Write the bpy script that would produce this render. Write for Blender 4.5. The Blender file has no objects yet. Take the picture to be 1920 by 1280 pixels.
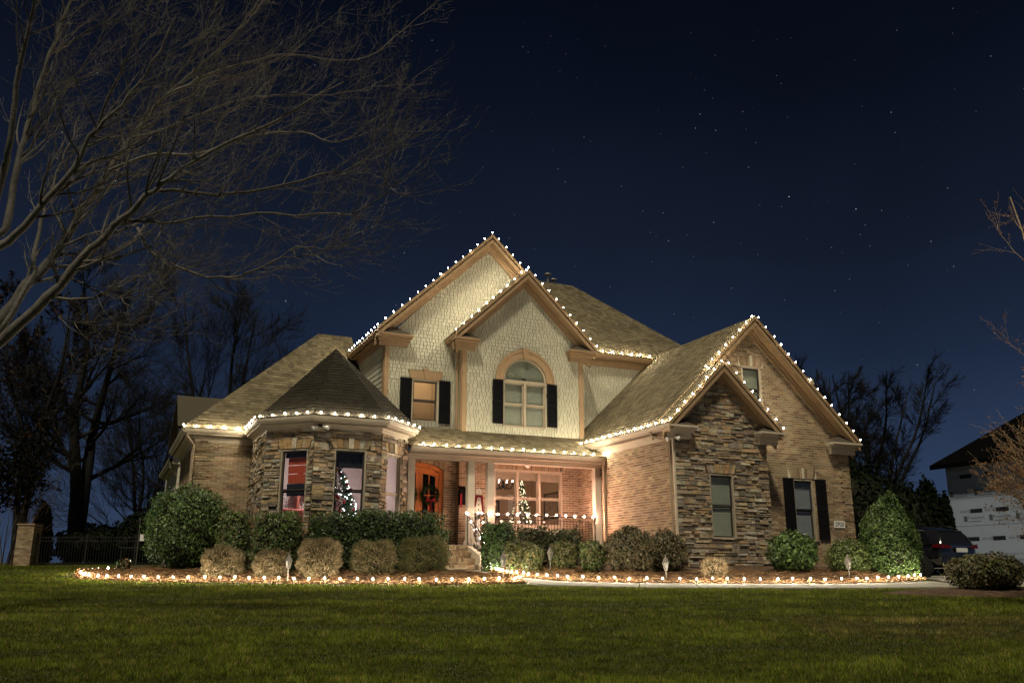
import bpy, bmesh, math, random
import numpy as np
from mathutils import Vector, Matrix

# ------------------------------------------------------------------ camera, sky, light, exposure
SC = bpy.context.scene
COL = SC.collection
YAW = 0.4245                      # the house stands turned by this angle to the street
SN, CS = math.sin(YAW), math.cos(YAW)
PITCH = 0.2588
R = math.radians

cd = bpy.data.cameras.new('camera')
cam = bpy.data.objects.new('camera', cd)
COL.objects.link(cam)
cd.sensor_width = 36.0
cd.lens = 30.96
cd.clip_start = 0.1
cd.clip_end = 2000
cam.location = (0, 0, 0)          # z = 0 is eye height; the lawn below is at z = -1.5
cam.rotation_euler = (math.pi / 2 + PITCH, 0, -YAW)
SC.camera = cam

W = bpy.data.worlds.new('World')
SC.world = W
W.use_nodes = True
wn, wl = W.node_tree.nodes, W.node_tree.links
for n in list(wn):
    wn.remove(n)
wo = wn.new('ShaderNodeOutputWorld')
wb = wn.new('ShaderNodeBackground')
tc = wn.new('ShaderNodeTexCoord')
sx = wn.new('ShaderNodeSeparateXYZ')
rp = wn.new('ShaderNodeValToRGB')
wl.new(tc.outputs['Generated'], sx.inputs[0])
wl.new(sx.outputs['Z'], rp.inputs[0])
cr = rp.color_ramp
cr.elements[0].position = 0.0
cr.elements[0].color = (0.036, 0.059, 0.110, 1)
cr.elements[1].position = 0.62
cr.elements[1].color = (0.0013, 0.0026, 0.0072, 1)
for p, c in ((0.10, (0.025, 0.043, 0.090)), (0.22, (0.0115, 0.0205, 0.046)), (0.34, (0.0072, 0.0118, 0.0255)), (0.50, (0.0030, 0.0050, 0.0120))):
    e = cr.elements.new(p)
    e.color = (*c, 1)
# stars: small round points scattered over the whole sky
def starlayer(scale, rad, gain):
    vm = wn.new('ShaderNodeVectorMath'); vm.operation = 'SCALE'; vm.inputs['Scale'].default_value = scale
    wl.new(tc.outputs['Generated'], vm.inputs[0])
    vo = wn.new('ShaderNodeTexVoronoi'); vo.inputs['Scale'].default_value = 1.0
    wl.new(vm.outputs[0], vo.inputs['Vector'])
    mr = wn.new('ShaderNodeMapRange'); mr.inputs['From Min'].default_value = rad; mr.inputs['From Max'].default_value = rad * 0.45
    wl.new(vo.outputs['Distance'], mr.inputs['Value'])
    sp = wn.new('ShaderNodeSeparateColor'); wl.new(vo.outputs['Color'], sp.inputs[0])
    pw = wn.new('ShaderNodeMath'); pw.operation = 'POWER'; pw.inputs[1].default_value = 4.0
    wl.new(sp.outputs[0], pw.inputs[0])
    mu = wn.new('ShaderNodeMath'); mu.operation = 'MULTIPLY'; wl.new(mr.outputs[0], mu.inputs[0]); wl.new(pw.outputs[0], mu.inputs[1])
    m2 = wn.new('ShaderNodeMath'); m2.operation = 'MULTIPLY'; m2.inputs[1].default_value = gain; wl.new(mu.outputs[0], m2.inputs[0])
    return m2
s1 = starlayer(38.0, 0.027, 0.7)
s2 = starlayer(110.0, 0.066, 0.30)
ad = wn.new('ShaderNodeMath'); ad.operation = 'ADD'
wl.new(s1.outputs[0], ad.inputs[0]); wl.new(s2.outputs[0], ad.inputs[1])
sc_ = wn.new('ShaderNodeMix'); sc_.data_type = 'RGBA'; sc_.blend_type = 'ADD'; sc_.inputs[0].default_value = 1.0
tintn = wn.new('ShaderNodeVectorMath'); tintn.operation = 'SCALE'; tintn.inputs[0].default_value = (0.80, 0.90, 1.0)
wl.new(ad.outputs[0], tintn.inputs['Scale'])
hz = wn.new('ShaderNodeTexNoise'); hz.inputs['Scale'].default_value = 2.2; hz.inputs['Detail'].default_value = 3
hm = wn.new('ShaderNodeMapRange'); hm.inputs['From Min'].default_value = .3; hm.inputs['From Max'].default_value = .7; hm.inputs['To Min'].default_value = .78; hm.inputs['To Max'].default_value = 1.25
hs = wn.new('ShaderNodeVectorMath'); hs.operation = 'SCALE'
wl.new(tc.outputs['Generated'], hz.inputs['Vector']); wl.new(hz.outputs['Fac'], hm.inputs['Value']); wl.new(rp.outputs[0], hs.inputs[0]); wl.new(hm.outputs[0], hs.inputs['Scale'])
wl.new(hs.outputs[0], sc_.inputs[6]); wl.new(tintn.outputs[0], sc_.inputs[7])
wl.new(sc_.outputs[2], wb.inputs['Color'])
wb.inputs['Strength'].default_value = 0.78
wl.new(wb.outputs[0], wo.inputs[0])

sd = bpy.data.lights.new('moon', 'SUN')       # the glow of the street behind the camera
sd.energy = 2.05
sd.angle = R(6)
sd.color = (1.0, 0.91, 0.68)
sun = bpy.data.objects.new('moon', sd)
COL.objects.link(sun)
_el, _az = R(57), YAW + R(10)
sun.rotation_euler = Vector((math.sin(_az) * math.cos(_el), math.cos(_az) * math.cos(_el), -math.sin(_el))).to_track_quat('-Z', 'Y').to_euler()

SC.view_settings.view_transform = 'Standard'
SC.view_settings.look = 'None'
SC.view_settings.exposure = 0.42
SC.view_settings.gamma = 1.0
SC.view_settings.use_curve_mapping = False
SC.render.engine = 'CYCLES'
SC.cycles.use_denoising = True
SC.cycles.max_bounces = 6
SC.cycles.diffuse_bounces = 3
SC.cycles.transparent_max_bounces = 12
SC.cycles.sample_clamp_indirect = 4.0
SC.cycles.caustics_reflective = False
SC.cycles.caustics_refractive = False

rnd = random.Random(11)
rng = np.random.default_rng(7)

# ------------------------------------------------------------------ helpers
def LD(L, D):
    """street-aligned coordinates (L along the street, D away from it) to scene x, y"""
    return (L * CS + D * SN, -L * SN + D * CS)

def smooth(a, b, x):
    t = min(1.0, max(0.0, (x - a) / (b - a)))
    return t * t * (3 - 2 * t)

def Hd(D):
    if D < 24:
        return -1.5 + .061 * D
    if D < 32:
        return -.036 + .061 * (D - 24) - .0035 * (D - 24) ** 2
    return .228 + .02 * (min(D, 60) - 32)

def H(x, y):
    D = x * SN + y * CS
    L = x * CS - y * SN
    b = Hd(D)
    w = smooth(8.5, 11.5, L)
    return b * (1 - w) + min(b, -.15 + .004 * max(0, D - 24)) * w

MATS = {}
def M(name, col=(.5, .5, .5), rough=.85, tint=False, noise=None, noise2=None, bump=None, metal=0.0, spec=.3, emit=None, coat=0.0):
    m = bpy.data.materials.new(name)
    m.use_nodes = True
    nt = m.node_tree
    N, Lk = nt.nodes, nt.links
    b = N['Principled BSDF']
    b.inputs['Roughness'].default_value = rough
    b.inputs['Metallic'].default_value = metal
    b.inputs['Specular IOR Level'].default_value = spec
    b.inputs['Coat Weight'].default_value = coat
    b.inputs['Base Color'].default_value = (*col, 1)
    src = None
    if tint:
        a = N.new('ShaderNodeAttribute')
        a.attribute_name = 'tint'
        src = a.outputs['Color']
    pos = None
    def getpos():
        nonlocal pos
        if pos is None:
            g = N.new('ShaderNodeNewGeometry')
            pos = g.outputs['Position']
        return pos
    for nz in (noise, noise2):
        if nz:
            sc, lo, hi = nz[:3]
            t = N.new('ShaderNodeTexNoise')
            t.inputs['Scale'].default_value = sc
            t.inputs['Detail'].default_value = 5
            t.inputs['Roughness'].default_value = .65
            Lk.new(getpos(), t.inputs['Vector'])
            mr = N.new('ShaderNodeMapRange')
            mr.inputs['From Min'].default_value = .3
            mr.inputs['From Max'].default_value = .7
            mr.inputs['To Min'].default_value = lo
            mr.inputs['To Max'].default_value = hi
            Lk.new(t.outputs['Fac'], mr.inputs['Value'])
            mx = N.new('ShaderNodeVectorMath')
            mx.operation = 'SCALE'
            if src is None:
                mx.inputs[0].default_value = col
            else:
                Lk.new(src, mx.inputs[0])
            Lk.new(mr.outputs[0], mx.inputs['Scale'])
            src = mx.outputs[0]
    if src is not None:
        Lk.new(src, b.inputs['Base Color'])
    if bump:
        t = N.new('ShaderNodeTexNoise')
        t.inputs['Scale'].default_value = bump[0]
        t.inputs['Detail'].default_value = 6
        Lk.new(getpos(), t.inputs['Vector'])
        bp = N.new('ShaderNodeBump')
        bp.inputs['Strength'].default_value = bump[1]
        bp.inputs['Distance'].default_value = bump[2] if len(bump) > 2 else .02
        Lk.new(t.outputs['Fac'], bp.inputs['Height'])
        Lk.new(bp.outputs[0], b.inputs['Normal'])
    if emit:
        b.inputs['Emission Color'].default_value = (*emit[0], 1)
        b.inputs['Emission Strength'].default_value = emit[1]
    MATS[name] = m
    return m

def glass_mat(name, tintc=(1, 1, 1), refl=.9):
    m = bpy.data.materials.new(name)
    m.use_nodes = True
    nt = m.node_tree
    N, Lk = nt.nodes, nt.links
    N.remove(N['Principled BSDF'])
    o = N['Material Output']
    t = N.new('ShaderNodeBsdfTransparent')
    t.inputs[0].default_value = (*tintc, 1)
    g = N.new('ShaderNodeBsdfGlossy')
    g.inputs['Roughness'].default_value = .03
    g.inputs[0].default_value = (refl, refl, refl, 1)
    lw = N.new('ShaderNodeLayerWeight')
    pw = N.new('ShaderNodeMath'); pw.operation = 'POWER'; pw.inputs[1].default_value = 5.0
    Lk.new(lw.outputs['Facing'], pw.inputs[0])
    f = N.new('ShaderNodeMapRange'); f.inputs['To Min'].default_value = .035; f.inputs['To Max'].default_value = .9
    Lk.new(pw.outputs[0], f.inputs['Value'])
    mx = N.new('ShaderNodeMixShader')
    Lk.new(f.outputs[0], mx.inputs[0])
    Lk.new(t.outputs[0], mx.inputs[1])
    Lk.new(g.outputs[0], mx.inputs[2])
    Lk.new(mx.outputs[0], o.inputs[0])
    MATS[name] = m
    return m

def link(o, parent=None):
    COL.objects.link(o)
    if parent is not None:
        o.parent = parent
        o.matrix_parent_inverse = parent.matrix_world.inverted()
    return o

def tag(o, label=None, cat=None, group=None, kind=None):
    if label: o['label'] = label
    if cat: o['category'] = cat
    if group: o['group'] = group
    if kind: o['kind'] = kind
    return o

def empty(name, loc=(0, 0, 0), rz=0.0, label=None, cat=None, group=None):
    o = bpy.data.objects.new(name, None)
    o.empty_display_size = .2
    COL.objects.link(o)
    o.matrix_world = Matrix.Translation(loc) @ Matrix.Rotation(rz, 4, 'Z')
    o.location = loc
    o.rotation_euler = (0, 0, rz)
    return tag(o, label, cat, group)

class MB:
    """collects polygons; build() links them as ONE mesh object"""
    def __init__(s):
        s.v, s.f, s.t = [], [], []
    def poly(s, pts, tint=None):
        i = len(s.v)
        s.v.extend([tuple(p) for p in pts])
        s.f.append(tuple(range(i, i + len(pts))))
        s.t.extend([tint or (1, 1, 1)] * len(pts))
    def solid(s, verts, faces, tint=None):
        i = len(s.v)
        s.v.extend([tuple(p) for p in verts])
        s.f.extend([tuple(i + k for k in f) for f in faces])
        s.t.extend([tint or (1, 1, 1)] * len(verts))
    def box(s, x0, x1, y0, y1, z0, z1, tint=None):
        s.solid([(x0, y0, z0), (x1, y0, z0), (x1, y1, z0), (x0, y1, z0), (x0, y0, z1), (x1, y0, z1), (x1, y1, z1), (x0, y1, z1)],
                [(3, 2, 1, 0), (4, 5, 6, 7), (0, 1, 5, 4), (1, 2, 6, 5), (2, 3, 7, 6), (3, 0, 4, 7)], tint)
    def prism(s, pts, ext, tint=None):
        n = len(pts)
        e = Vector(ext)
        a = [Vector(p) for p in pts]
        s.solid(a + [p + e for p in a], [tuple(range(n - 1, -1, -1)), tuple(range(n, 2 * n))] + [(k, (k + 1) % n, n + (k + 1) % n, n + k) for k in range(n)], tint)
    def fbox(s, F, x0, x1, y0, y1, h0, h1, tint=None):
        s.prism([F.p(x0, y0, h0), F.p(x1, y0, h0), F.p(x1, y1, h0), F.p(x0, y1, h0)], F.N * (h1 - h0), tint)
    def tube(s, pts, r, sides=6, tint=None, cap=True):
        pts = [Vector(p) for p in pts]
        if not isinstance(r, (list, tuple)):
            r = [r] * len(pts)
        i0 = len(s.v)
        up = Vector((0, 0, 1))
        for k, p in enumerate(pts):
            d = (pts[min(k + 1, len(pts) - 1)] - pts[max(k - 1, 0)])
            d = d.normalized() if d.length > 1e-9 else Vector((0, 0, 1))
            a = d.cross(up)
            if a.length < .05:
                a = d.cross(Vector((1, 0, 0)))
            a.normalize()
            b = a.cross(d)
            for q in range(sides):
                an = 2 * math.pi * (q + .5) / sides
                s.v.append(tuple(p + (a * math.cos(an) + b * math.sin(an)) * r[k]))
                s.t.append(tint or (1, 1, 1))
        for k in range(len(pts) - 1):
            for q in range(sides):
                a0 = i0 + k * sides + q
                a1 = i0 + k * sides + (q + 1) % sides
                s.f.append((a0, a1, a1 + sides, a0 + sides))
        if cap:
            s.f.append(tuple(i0 + q for q in range(sides - 1, -1, -1)))
            s.f.append(tuple(i0 + (len(pts) - 1) * sides + q for q in range(sides)))
    def lathe(s, c, prof, sides=12, tint=None):
        i0 = len(s.v)
        for (r, z) in prof:
            for q in range(sides):
                an = 2 * math.pi * q / sides
                s.v.append((c[0] + r * math.cos(an), c[1] + r * math.sin(an), c[2] + z))
                s.t.append(tint or (1, 1, 1))
        for k in range(len(prof) - 1):
            for q in range(sides):
                a0 = i0 + k * sides + q
                a1 = i0 + k * sides + (q + 1) % sides
                s.f.append((a0, a1, a1 + sides, a0 + sides))
        s.f.append(tuple(i0 + q for q in range(sides - 1, -1, -1)))
        s.f.append(tuple(i0 + (len(prof) - 1) * sides + q for q in range(sides)))
    def ball(s, c, r, tint=None, sub=1, sz=1.0):
        bm = bmesh.new()
        bmesh.ops.create_icosphere(bm, subdivisions=sub, radius=1.0)
        s.solid([(c[0] + v.co.x * r, c[1] + v.co.y * r, c[2] + v.co.z * r * sz) for v in bm.verts], [tuple(v.index for v in f.verts) for f in bm.faces], tint)
        bm.free()
    def mesh(s, name):
        me = bpy.data.meshes.new(name)
        me.from_pydata(s.v, [], s.f)
        at = me.color_attributes.new('tint', 'FLOAT_COLOR', 'POINT')
        c = np.ones((len(s.v), 4), np.float32)
        if s.t:
            c[:, :3] = np.array(s.t, np.float32)
        at.data.foreach_set('color', c.ravel())
        return me
    def build(s, name, mat, parent=None, smooth_=False, kind=None, label=None):
        me = s.mesh(name)
        me.materials.append(MATS[mat])
        if smooth_:
            me.polygons.foreach_set('use_smooth', [True] * len(me.polygons))
        o = bpy.data.objects.new(name, me)
        link(o, parent)
        if kind: o['kind'] = kind
        if label: o['label'] = label
        return o

def arr_obj(name, V, F, C, mat, parent=None, kind=None, smooth_=False):
    """numpy arrays -> one mesh object (F: M x k polygons)"""
    me = bpy.data.meshes.new(name)
    n, k = F.shape
    me.vertices.add(len(V))
    me.vertices.foreach_set('co', np.ascontiguousarray(V, np.float32).ravel())
    me.loops.add(n * k)
    me.loops.foreach_set('vertex_index', np.ascontiguousarray(F, np.int32).ravel())
    me.polygons.add(n)
    me.polygons.foreach_set('loop_start', np.arange(0, n * k, k, dtype=np.int32))
    me.polygons.foreach_set('loop_total', np.full(n, k, np.int32))
    if smooth_:
        me.polygons.foreach_set('use_smooth', np.ones(n, bool))
    me.update(calc_edges=True)
    at = me.color_attributes.new('tint', 'FLOAT_COLOR', 'POINT')
    c4 = np.ones((len(V), 4), np.float32)
    c4[:, :3] = C
    at.data.foreach_set('color', c4.ravel())
    me.materials.append(MATS[mat])
    o = bpy.data.objects.new(name, me)
    link(o, parent)
    if kind: o['kind'] = kind
    return o

class FR:
    """a wall or roof plane: origin, right, up; N points outwards"""
    def __init__(s, o, U, V=(0, 0, 1)):
        s.o, s.U, s.V = Vector(o), Vector(U).normalized(), Vector(V).normalized()
        s.N = s.U.cross(s.V)
    def p(s, x, y, h=0.0):
        return s.o + s.U * x + s.V * y + s.N * h

def clip(poly, conv):
    """Sutherland-Hodgman, conv counter-clockwise"""
    out = poly
    n = len(conv)
    for i in range(n):
        ax, ay = conv[i]
        bx, by = conv[(i + 1) % n]
        ex, ey = bx - ax, by - ay
        inp, out = out, []
        if not inp:
            return []
        for k in range(len(inp)):
            p, q = inp[k], inp[(k + 1) % len(inp)]
            sp = ex * (p[1] - ay) - ey * (p[0] - ax)
            sq = ex * (q[1] - ay) - ey * (q[0] - ax)
            if sp >= 0:
                out.append(p)
            if (sp >= 0) != (sq >= 0):
                t = sp / (sp - sq)
                out.append((p[0] + (q[0] - p[0]) * t, p[1] + (q[1] - p[1]) * t))
    return out

def area2(p):
    return abs(sum(p[i][0] * p[(i + 1) % len(p)][1] - p[(i + 1) % len(p)][0] * p[i][1] for i in range(len(p)))) / 2

def minus(rects, h):
    out = []
    hx0, hy0, hx1, hy1 = h[:4]
    for (x0, y0, x1, y1) in rects:
        if hx1 <= x0 or hx0 >= x1 or hy1 <= y0 or hy0 >= y1:
            out.append((x0, y0, x1, y1))
            continue
        if hy0 > y0: out.append((x0, y0, x1, hy0))
        if hy1 < y1: out.append((x0, hy1, x1, y1))
        a, b = max(y0, hy0), min(y1, hy1)
        if hx0 > x0: out.append((x0, a, hx0, b))
        if hx1 < x1: out.append((hx1, a, x1, b))
    return out

PIECES = {}                        # kind -> list of (score, parent, frame, pts2d, yb, yt, hb, ht, tint)
def lay(kind, parent, F, conv, holes, gen, zmin=-9):
    for (x0, y0, x1, y1, hb, ht, tint) in gen:
        rs = [(x0, y0, x1, y1)]
        for h in holes:
            rs = minus(rs, h)
        for r in rs:
            if r[2] - r[0] < .012 or r[3] - r[1] < .012:
                continue
            pp = clip([(r[0], r[1]), (r[2], r[1]), (r[2], r[3]), (r[0], r[3])], conv)
            if len(pp) < 3:
                continue
            a = area2(pp)
            if a < 4e-4:
                continue
            cx = sum(p[0] for p in pp) / len(pp)
            cy = sum(p[1] for p in pp) / len(pp)
            c = F.p(cx, cy)
            d = c.length
            sco = a * max(0, -(F.N.dot(c)) / d) / (d * d)
            if c.z < zmin:
                sco *= .001
            PIECES.setdefault(kind, []).append((sco, parent, F, pp, y0, y1, hb, ht, tint))

def piece_geo(mb, pc):
    _, _, F, pp, y0, y1, hb, ht, tint = pc
    n = len(pp)
    top = [F.p(x, y, hb + (ht - hb) * ((y - y0) / max(1e-6, y1 - y0))) for x, y in pp]
    bot = [F.p(x, y, -.001) for x, y in pp]
    mb.solid(top + bot, [tuple(range(n))] + [(k, n + k, n + (k + 1) % n, (k + 1) % n) for k in range(n)], tint)

def flush_pieces(kind, part, rest, mat, most=300):
    """the pieces that show largest become parts of their own, the others one part per wall"""
    ps = sorted(PIECES.get(kind, []), key=lambda p: -p[0])
    for pc in ps[:most]:
        mb = MB()
        piece_geo(mb, pc)
        mb.build(part, mat, pc[1])
    by = {}
    for pc in ps[most:]:
        by.setdefault(pc[1], []).append(pc)
    for par, lst in by.items():
        mb = MB()
        for pc in lst:
            piece_geo(mb, pc)
        mb.build(rest, mat, par, kind='stuff')

def vary(c, a=.12, hue=.04):
    k = 1 + rnd.uniform(-a, a)
    return tuple(max(.01, x * k * (1 + rnd.uniform(-hue, hue))) for x in c)

BRICK = [(.32, .225, .13), (.27, .185, .108), (.37, .275, .17), (.24, .158, .092), (.345, .258, .165), (.30, .225, .145), (.20, .138, .085)]
def bricks(x0, x1, z0, z1, quoin=None, c=.079, l=.25, proud=.010):
    j = .014
    row = 0
    z = z0
    while z < z1:
        x = x0 - (l / 2 if row % 2 else 0) - l * .5
        while x < x1:
            h = proud + rnd.uniform(-.003, .004)
            if quoin and (quoin[0] <= x + l / 2 <= quoin[1]) and row % 7 != 0:
                h += .022
            yield (max(x, x0), z, min(x + l - j, x1), z + c - j, h, h, vary(rnd.choice(BRICK), .16))
            x += l
        z += c
        row += 1

STONE = [(.34, .265, .175), (.27, .21, .145), (.39, .29, .18), (.205, .165, .12), (.39, .34, .27), (.42, .295, .165), (.15, .125, .10), (.31, .245, .17), (.45, .385, .29), (.34, .235, .145), (.25, .21, .165)]
def stones(x0, x1, z0, z1):
    """ledge stone: bands of tall stones and stacks of two to four thin ones, every joint different"""
    g = .009
    z = z0
    while z < z1:
        hb = rnd.uniform(.065, .15)
        x = x0
        while x < x1:
            n = rnd.choice((1, 1, 2, 2, 2, 3)) if hb > .095 else rnd.choice((1, 1, 2))
            w = rnd.uniform(.12, .38) if n == 1 else rnd.uniform(.24, .58)
            if x + w > x1 - .1:
                w = x1 - x
            zz = z
            cuts = sorted([0, hb] + [hb * (k + rnd.uniform(.3, .7)) / n for k in range(1, n)])
            for a, b in zip(cuts[:-1], cuts[1:]):
                if b - a < .024:
                    continue
                if n > 1 and rnd.random() < .5 and w > .3:
                    m = w * rnd.uniform(.35, .65)
                    segs = ((0, m), (m, w))
                else:
                    segs = ((0, w),)
                for s0, s1 in segs:
                    h = rnd.uniform(.008, .075)
                    yield (x + s0, z + a, x + s1 - g, z + b - g, h + rnd.uniform(-.006, .006), h + rnd.uniform(-.01, .004), vary(rnd.choice(STONE), .2))
            x += w
        z += hb

def shakes(x0, x1, z0, z1, e=.128, col=(.43, .405, .31)):
    z = z0
    row = 0
    while z < z1:
        x = x0 - rnd.uniform(0, .15)
        while x < x1:
            w = rnd.choice((.09, .11, .13, .15, .18))
            dz = rnd.uniform(-.003, .003)
            yield (max(x, x0), z + dz, min(x + w - .015, x1), z + e + .004, .019 + rnd.uniform(-.003, .004), .005, vary(col, .055, .015))
            x += w
        z += e
        row += 1

def laps(x0, x1, z0, z1, e=.19):
    z = z0
    while z < z1:
        yield (x0, z, x1, z + e + .004, .026, .004, vary((.46, .45, .36), .03, .01))
        z += e

SHING = [(.135, .108, .062), (.112, .09, .052), (.155, .125, .075), (.095, .076, .045), (.14, .117, .072)]
def shingles(x0, x1, y0, y1, e=.165):
    y = y0
    row = 0
    while y < y1:
        x = x0 - rnd.uniform(0, .3)
        while x < x1:
            w = rnd.choice((.14, .2, .26, .17))
            yield (max(x, x0), y, min(x + w - .006, x1), y + e + .004, .017 + rnd.choice((0, 0, .006)), .003, vary(rnd.choice(SHING), .12, .02))
            x += w
        y += e
        row += 1

# ------------------------------------------------------------------ materials
M('lawn', (.050, .056, .012), .95, noise=(1.2, .55, 1.5), noise2=(40, .6, 1.35), bump=(60, .6, .03))
def grass_mat():
    m = bpy.data.materials.new('grass')
    m.use_nodes = True
    nt = m.node_tree
    N, Lk = nt.nodes, nt.links
    N.remove(N['Principled BSDF'])
    a = N.new('ShaderNodeAttribute'); a.attribute_name = 'tint'
    d = N.new('ShaderNodeBsdfDiffuse'); t = N.new('ShaderNodeBsdfTranslucent')
    mx = N.new('ShaderNodeMixShader'); mx.inputs[0].default_value = .45
    Lk.new(a.outputs['Color'], d.inputs[0]); Lk.new(a.outputs['Color'], t.inputs[0])
    Lk.new(d.outputs[0], mx.inputs[1]); Lk.new(t.outputs[0], mx.inputs[2]); Lk.new(mx.outputs[0], N['Material Output'].inputs[0])
    MATS['grass'] = m
grass_mat()
M('mulch', (.085, .05, .03), .95, noise=(9, .4, 1.6), noise2=(60, .6, 1.4), bump=(50, .9, .03))
M('straw', (.3, .18, .08), .9, tint=True)
M('concrete', (.27, .25, .21), .9, noise=(3, .8, 1.15), noise2=(60, .88, 1.1), bump=(120, .3, .004))
M('mortar', (.62, .55, .43), .95, noise=(30, .8, 1.2), bump=(90, .4, .004))
M('brick', (.3, .2, .12), .9, tint=True, noise=(.8, .74, 1.22), noise2=(70, .75, 1.22), bump=(110, .5, .004))
M('stone_gap', (.065, .055, .042), .95)
M('stone', (.4, .3, .2), .9, tint=True, noise=(6, .62, 1.36), noise2=(45, .68, 1.32), bump=(32, 1.0, .03))
M('shake', (.47, .45, .35), .75, tint=True, noise=(.9, .86, 1.12), noise2=(50, .92, 1.07), bump=(70, .3, .004))
M('sheathing', (.05, .045, .035), .9)
M('shingle', (.1, .08, .05), .95, tint=True, noise=(1.5, .75, 1.25), noise2=(120, .65, 1.35), bump=(150, .8, .004))
M('roof_deck', (.07, .058, .04), .95, noise=(60, .7, 1.3))
M('trim_tan', (.31, .205, .115), .6, noise=(4, .9, 1.1), noise2=(60, .95, 1.05))
M('trim_cream', (.50, .42, .32), .6, noise=(3, .9, 1.08), noise2=(60, .95, 1.05))
M('gutter', (.52, .44, .33), .45, noise=(3, .92, 1.06))
M('downspout', (.33, .25, .17), .5, noise=(3, .9, 1.1))
M('column', (.56, .50, .41), .6, noise=(5, .93, 1.06))
M('shutter', (.006, .006, .007), .9, spec=.1, noise=(20, .8, 1.2))
M('sash', (.035, .030, .028), .5, noise=(10, .85, 1.15))
M('sash_tan', (.36, .30, .22), .5, noise=(10, .9, 1.1))
M('blind', (.26, .28, .22), .6, noise=(6, .92, 1.08))
M('blind_dark', (.20, .225, .23), .6, noise=(6, .9, 1.1))
M('door_wood', (.60, .19, .04), .42, noise=(3, .8, 1.2), noise2=(30, .88, 1.1), spec=.5)
M('iron', (.012, .011, .010), .45, spec=.5)
M('metal', (.20, .18, .15), .5, metal=.5, noise=(20, .85, 1.15))
M('brass', (.20, .13, .05), .35, metal=.9)
M('room_wall', (.62, .54, .52), .9, noise=(3, .96, 1.04))
M('room_wall_tan', (.50, .38, .26), .9, noise=(3, .96, 1.04))
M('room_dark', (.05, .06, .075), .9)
M('white_paint', (.7, .68, .64), .6, noise=(5, .95, 1.04))
M('shade_red', (.36, .060, .022), .9, noise=(30, .85, 1.15))
M('cloth_black', (.012, .012, .014), .9, noise=(20, .7, 1.4))
M('cloth_red', (.26, .012, .02), .8, noise=(25, .8, 1.2))
M('sofa', (.40, .12, .10), .9, noise=(15, .85, 1.15))
M('wood_red', (.35, .10, .06), .6, noise=(8, .8, 1.2))
M('picture', (.28, .22, .16), .5, noise=(6, .5, 1.6))
M('needles', (.03, .07, .02), .7, tint=True)
M('leaf', (.05, .08, .02), .45, tint=True, noise=(3, .8, 1.2), spec=.35)
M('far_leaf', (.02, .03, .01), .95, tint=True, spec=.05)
M('twig', (.1, .07, .04), .9, tint=True)
M('bark', (.15, .12, .09), .9, tint=True, noise=(6, .6, 1.4), noise2=(40, .7, 1.3), bump=(30, .8, .02))
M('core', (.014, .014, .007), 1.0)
M('ornament', (.4, .02, .02), .2, tint=True, spec=.6)
M('scarf', (.15, .012, .014), .9, noise=(40, .6, 1.4))
M('snow_paint', (.66, .58, .48), .7, noise=(20, .88, 1.1))
M('fence', (.014, .013, .012), .6, noise=(5, .8, 1.2))
M('housewrap', (.40, .46, .60), .5, noise=(1.2, .94, 1.05), bump=(3, .1, .01))
M('print_dark', (.02, .02, .03), .6)
M('print_grey', (.10, .11, .13), .6)
M('far_roof', (.0035, .0035, .004), 1.0, spec=0.0, noise=(2, .8, 1.2))
M('car_paint', (.010, .010, .012), .10, spec=.6, coat=1.0, noise=(8, .95, 1.05))
M('car_glass', (.006, .006, .007), .04, spec=.6)
M('rubber', (.012, .012, .012), .8, noise=(30, .8, 1.2))
M('chrome', (.6, .6, .6), .15, metal=1.0)
M('rim', (.22, .21, .2), .3, metal=.9)
M('tail_red', (.07, .004, .004), .2, spec=.5)
M('plate', (.6, .6, .6), .4, noise=(90, .5, 1.3))
for _n, _c, _e in (('bulb_warm', (1.0, .87, .62), 1000.0), ('bulb_pink', (1.0, .56, .42), 2000.0), ('bulb_step', (1.0, .66, .48), 170.0), ('bulb_ground', (1.0, .87, .66), 820.0)):
    for _k, _f in enumerate((1.0, .65, 1.35)):
        M(_n + str(_k), (1, .9, .7), .4, emit=(_c, _e * _f))
M('fairy_white', (1, 1, 1), .4, emit=((.88, .94, 1.0), 11.0))
M('fairy_warm', (1, 1, .8), .4, emit=((1.0, .86, .55), 5.0))
M('lamp_room', (1, 1, 1), .5, emit=((1.0, .90, .86), 75.0))
M('lamp_amber', (1, 1, 1), .5, emit=((1.0, .80, .48), 34.0))
M('lamp_dining', (1, 1, 1), .5, emit=((1.0, .78, .55), 30.0))
M('path_glass', (.10, .09, .07), .3, spec=.4)
glass_mat('glass', (1, 1, 1), .6)
glass_mat('glass_dark', (.45, .45, .45), .5)

# ------------------------------------------------------------------ ground
def terrain():
    Ds = np.concatenate([np.arange(-25, 0, 5), np.arange(0, 50, 1.0), np.arange(50, 110, 10), [120, 160, 220, 320, 480]])
    Ls = np.concatenate([[-480, -300, -180, -120, -80], np.arange(-60, -20, 5), np.arange(-20, 24, 1.0), np.arange(24, 64, 5), [80, 120, 180, 300, 480]])
    V, F = [], []
    for D in Ds:
        for L in Ls:
            x, y = LD(L, D)
            V.append((x, y, H(x, y)))
    n = len(Ls)
    for i in range(len(Ds) - 1):
        for j in range(n - 1):
            F.append((i * n + j, i * n + j + 1, (i + 1) * n + j + 1, (i + 1) * n + j))
    o = arr_obj('lawn', np.array(V), np.array(F), np.ones((len(V), 3)), 'lawn', None, 'structure', True)
    return o
terrain()

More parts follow.
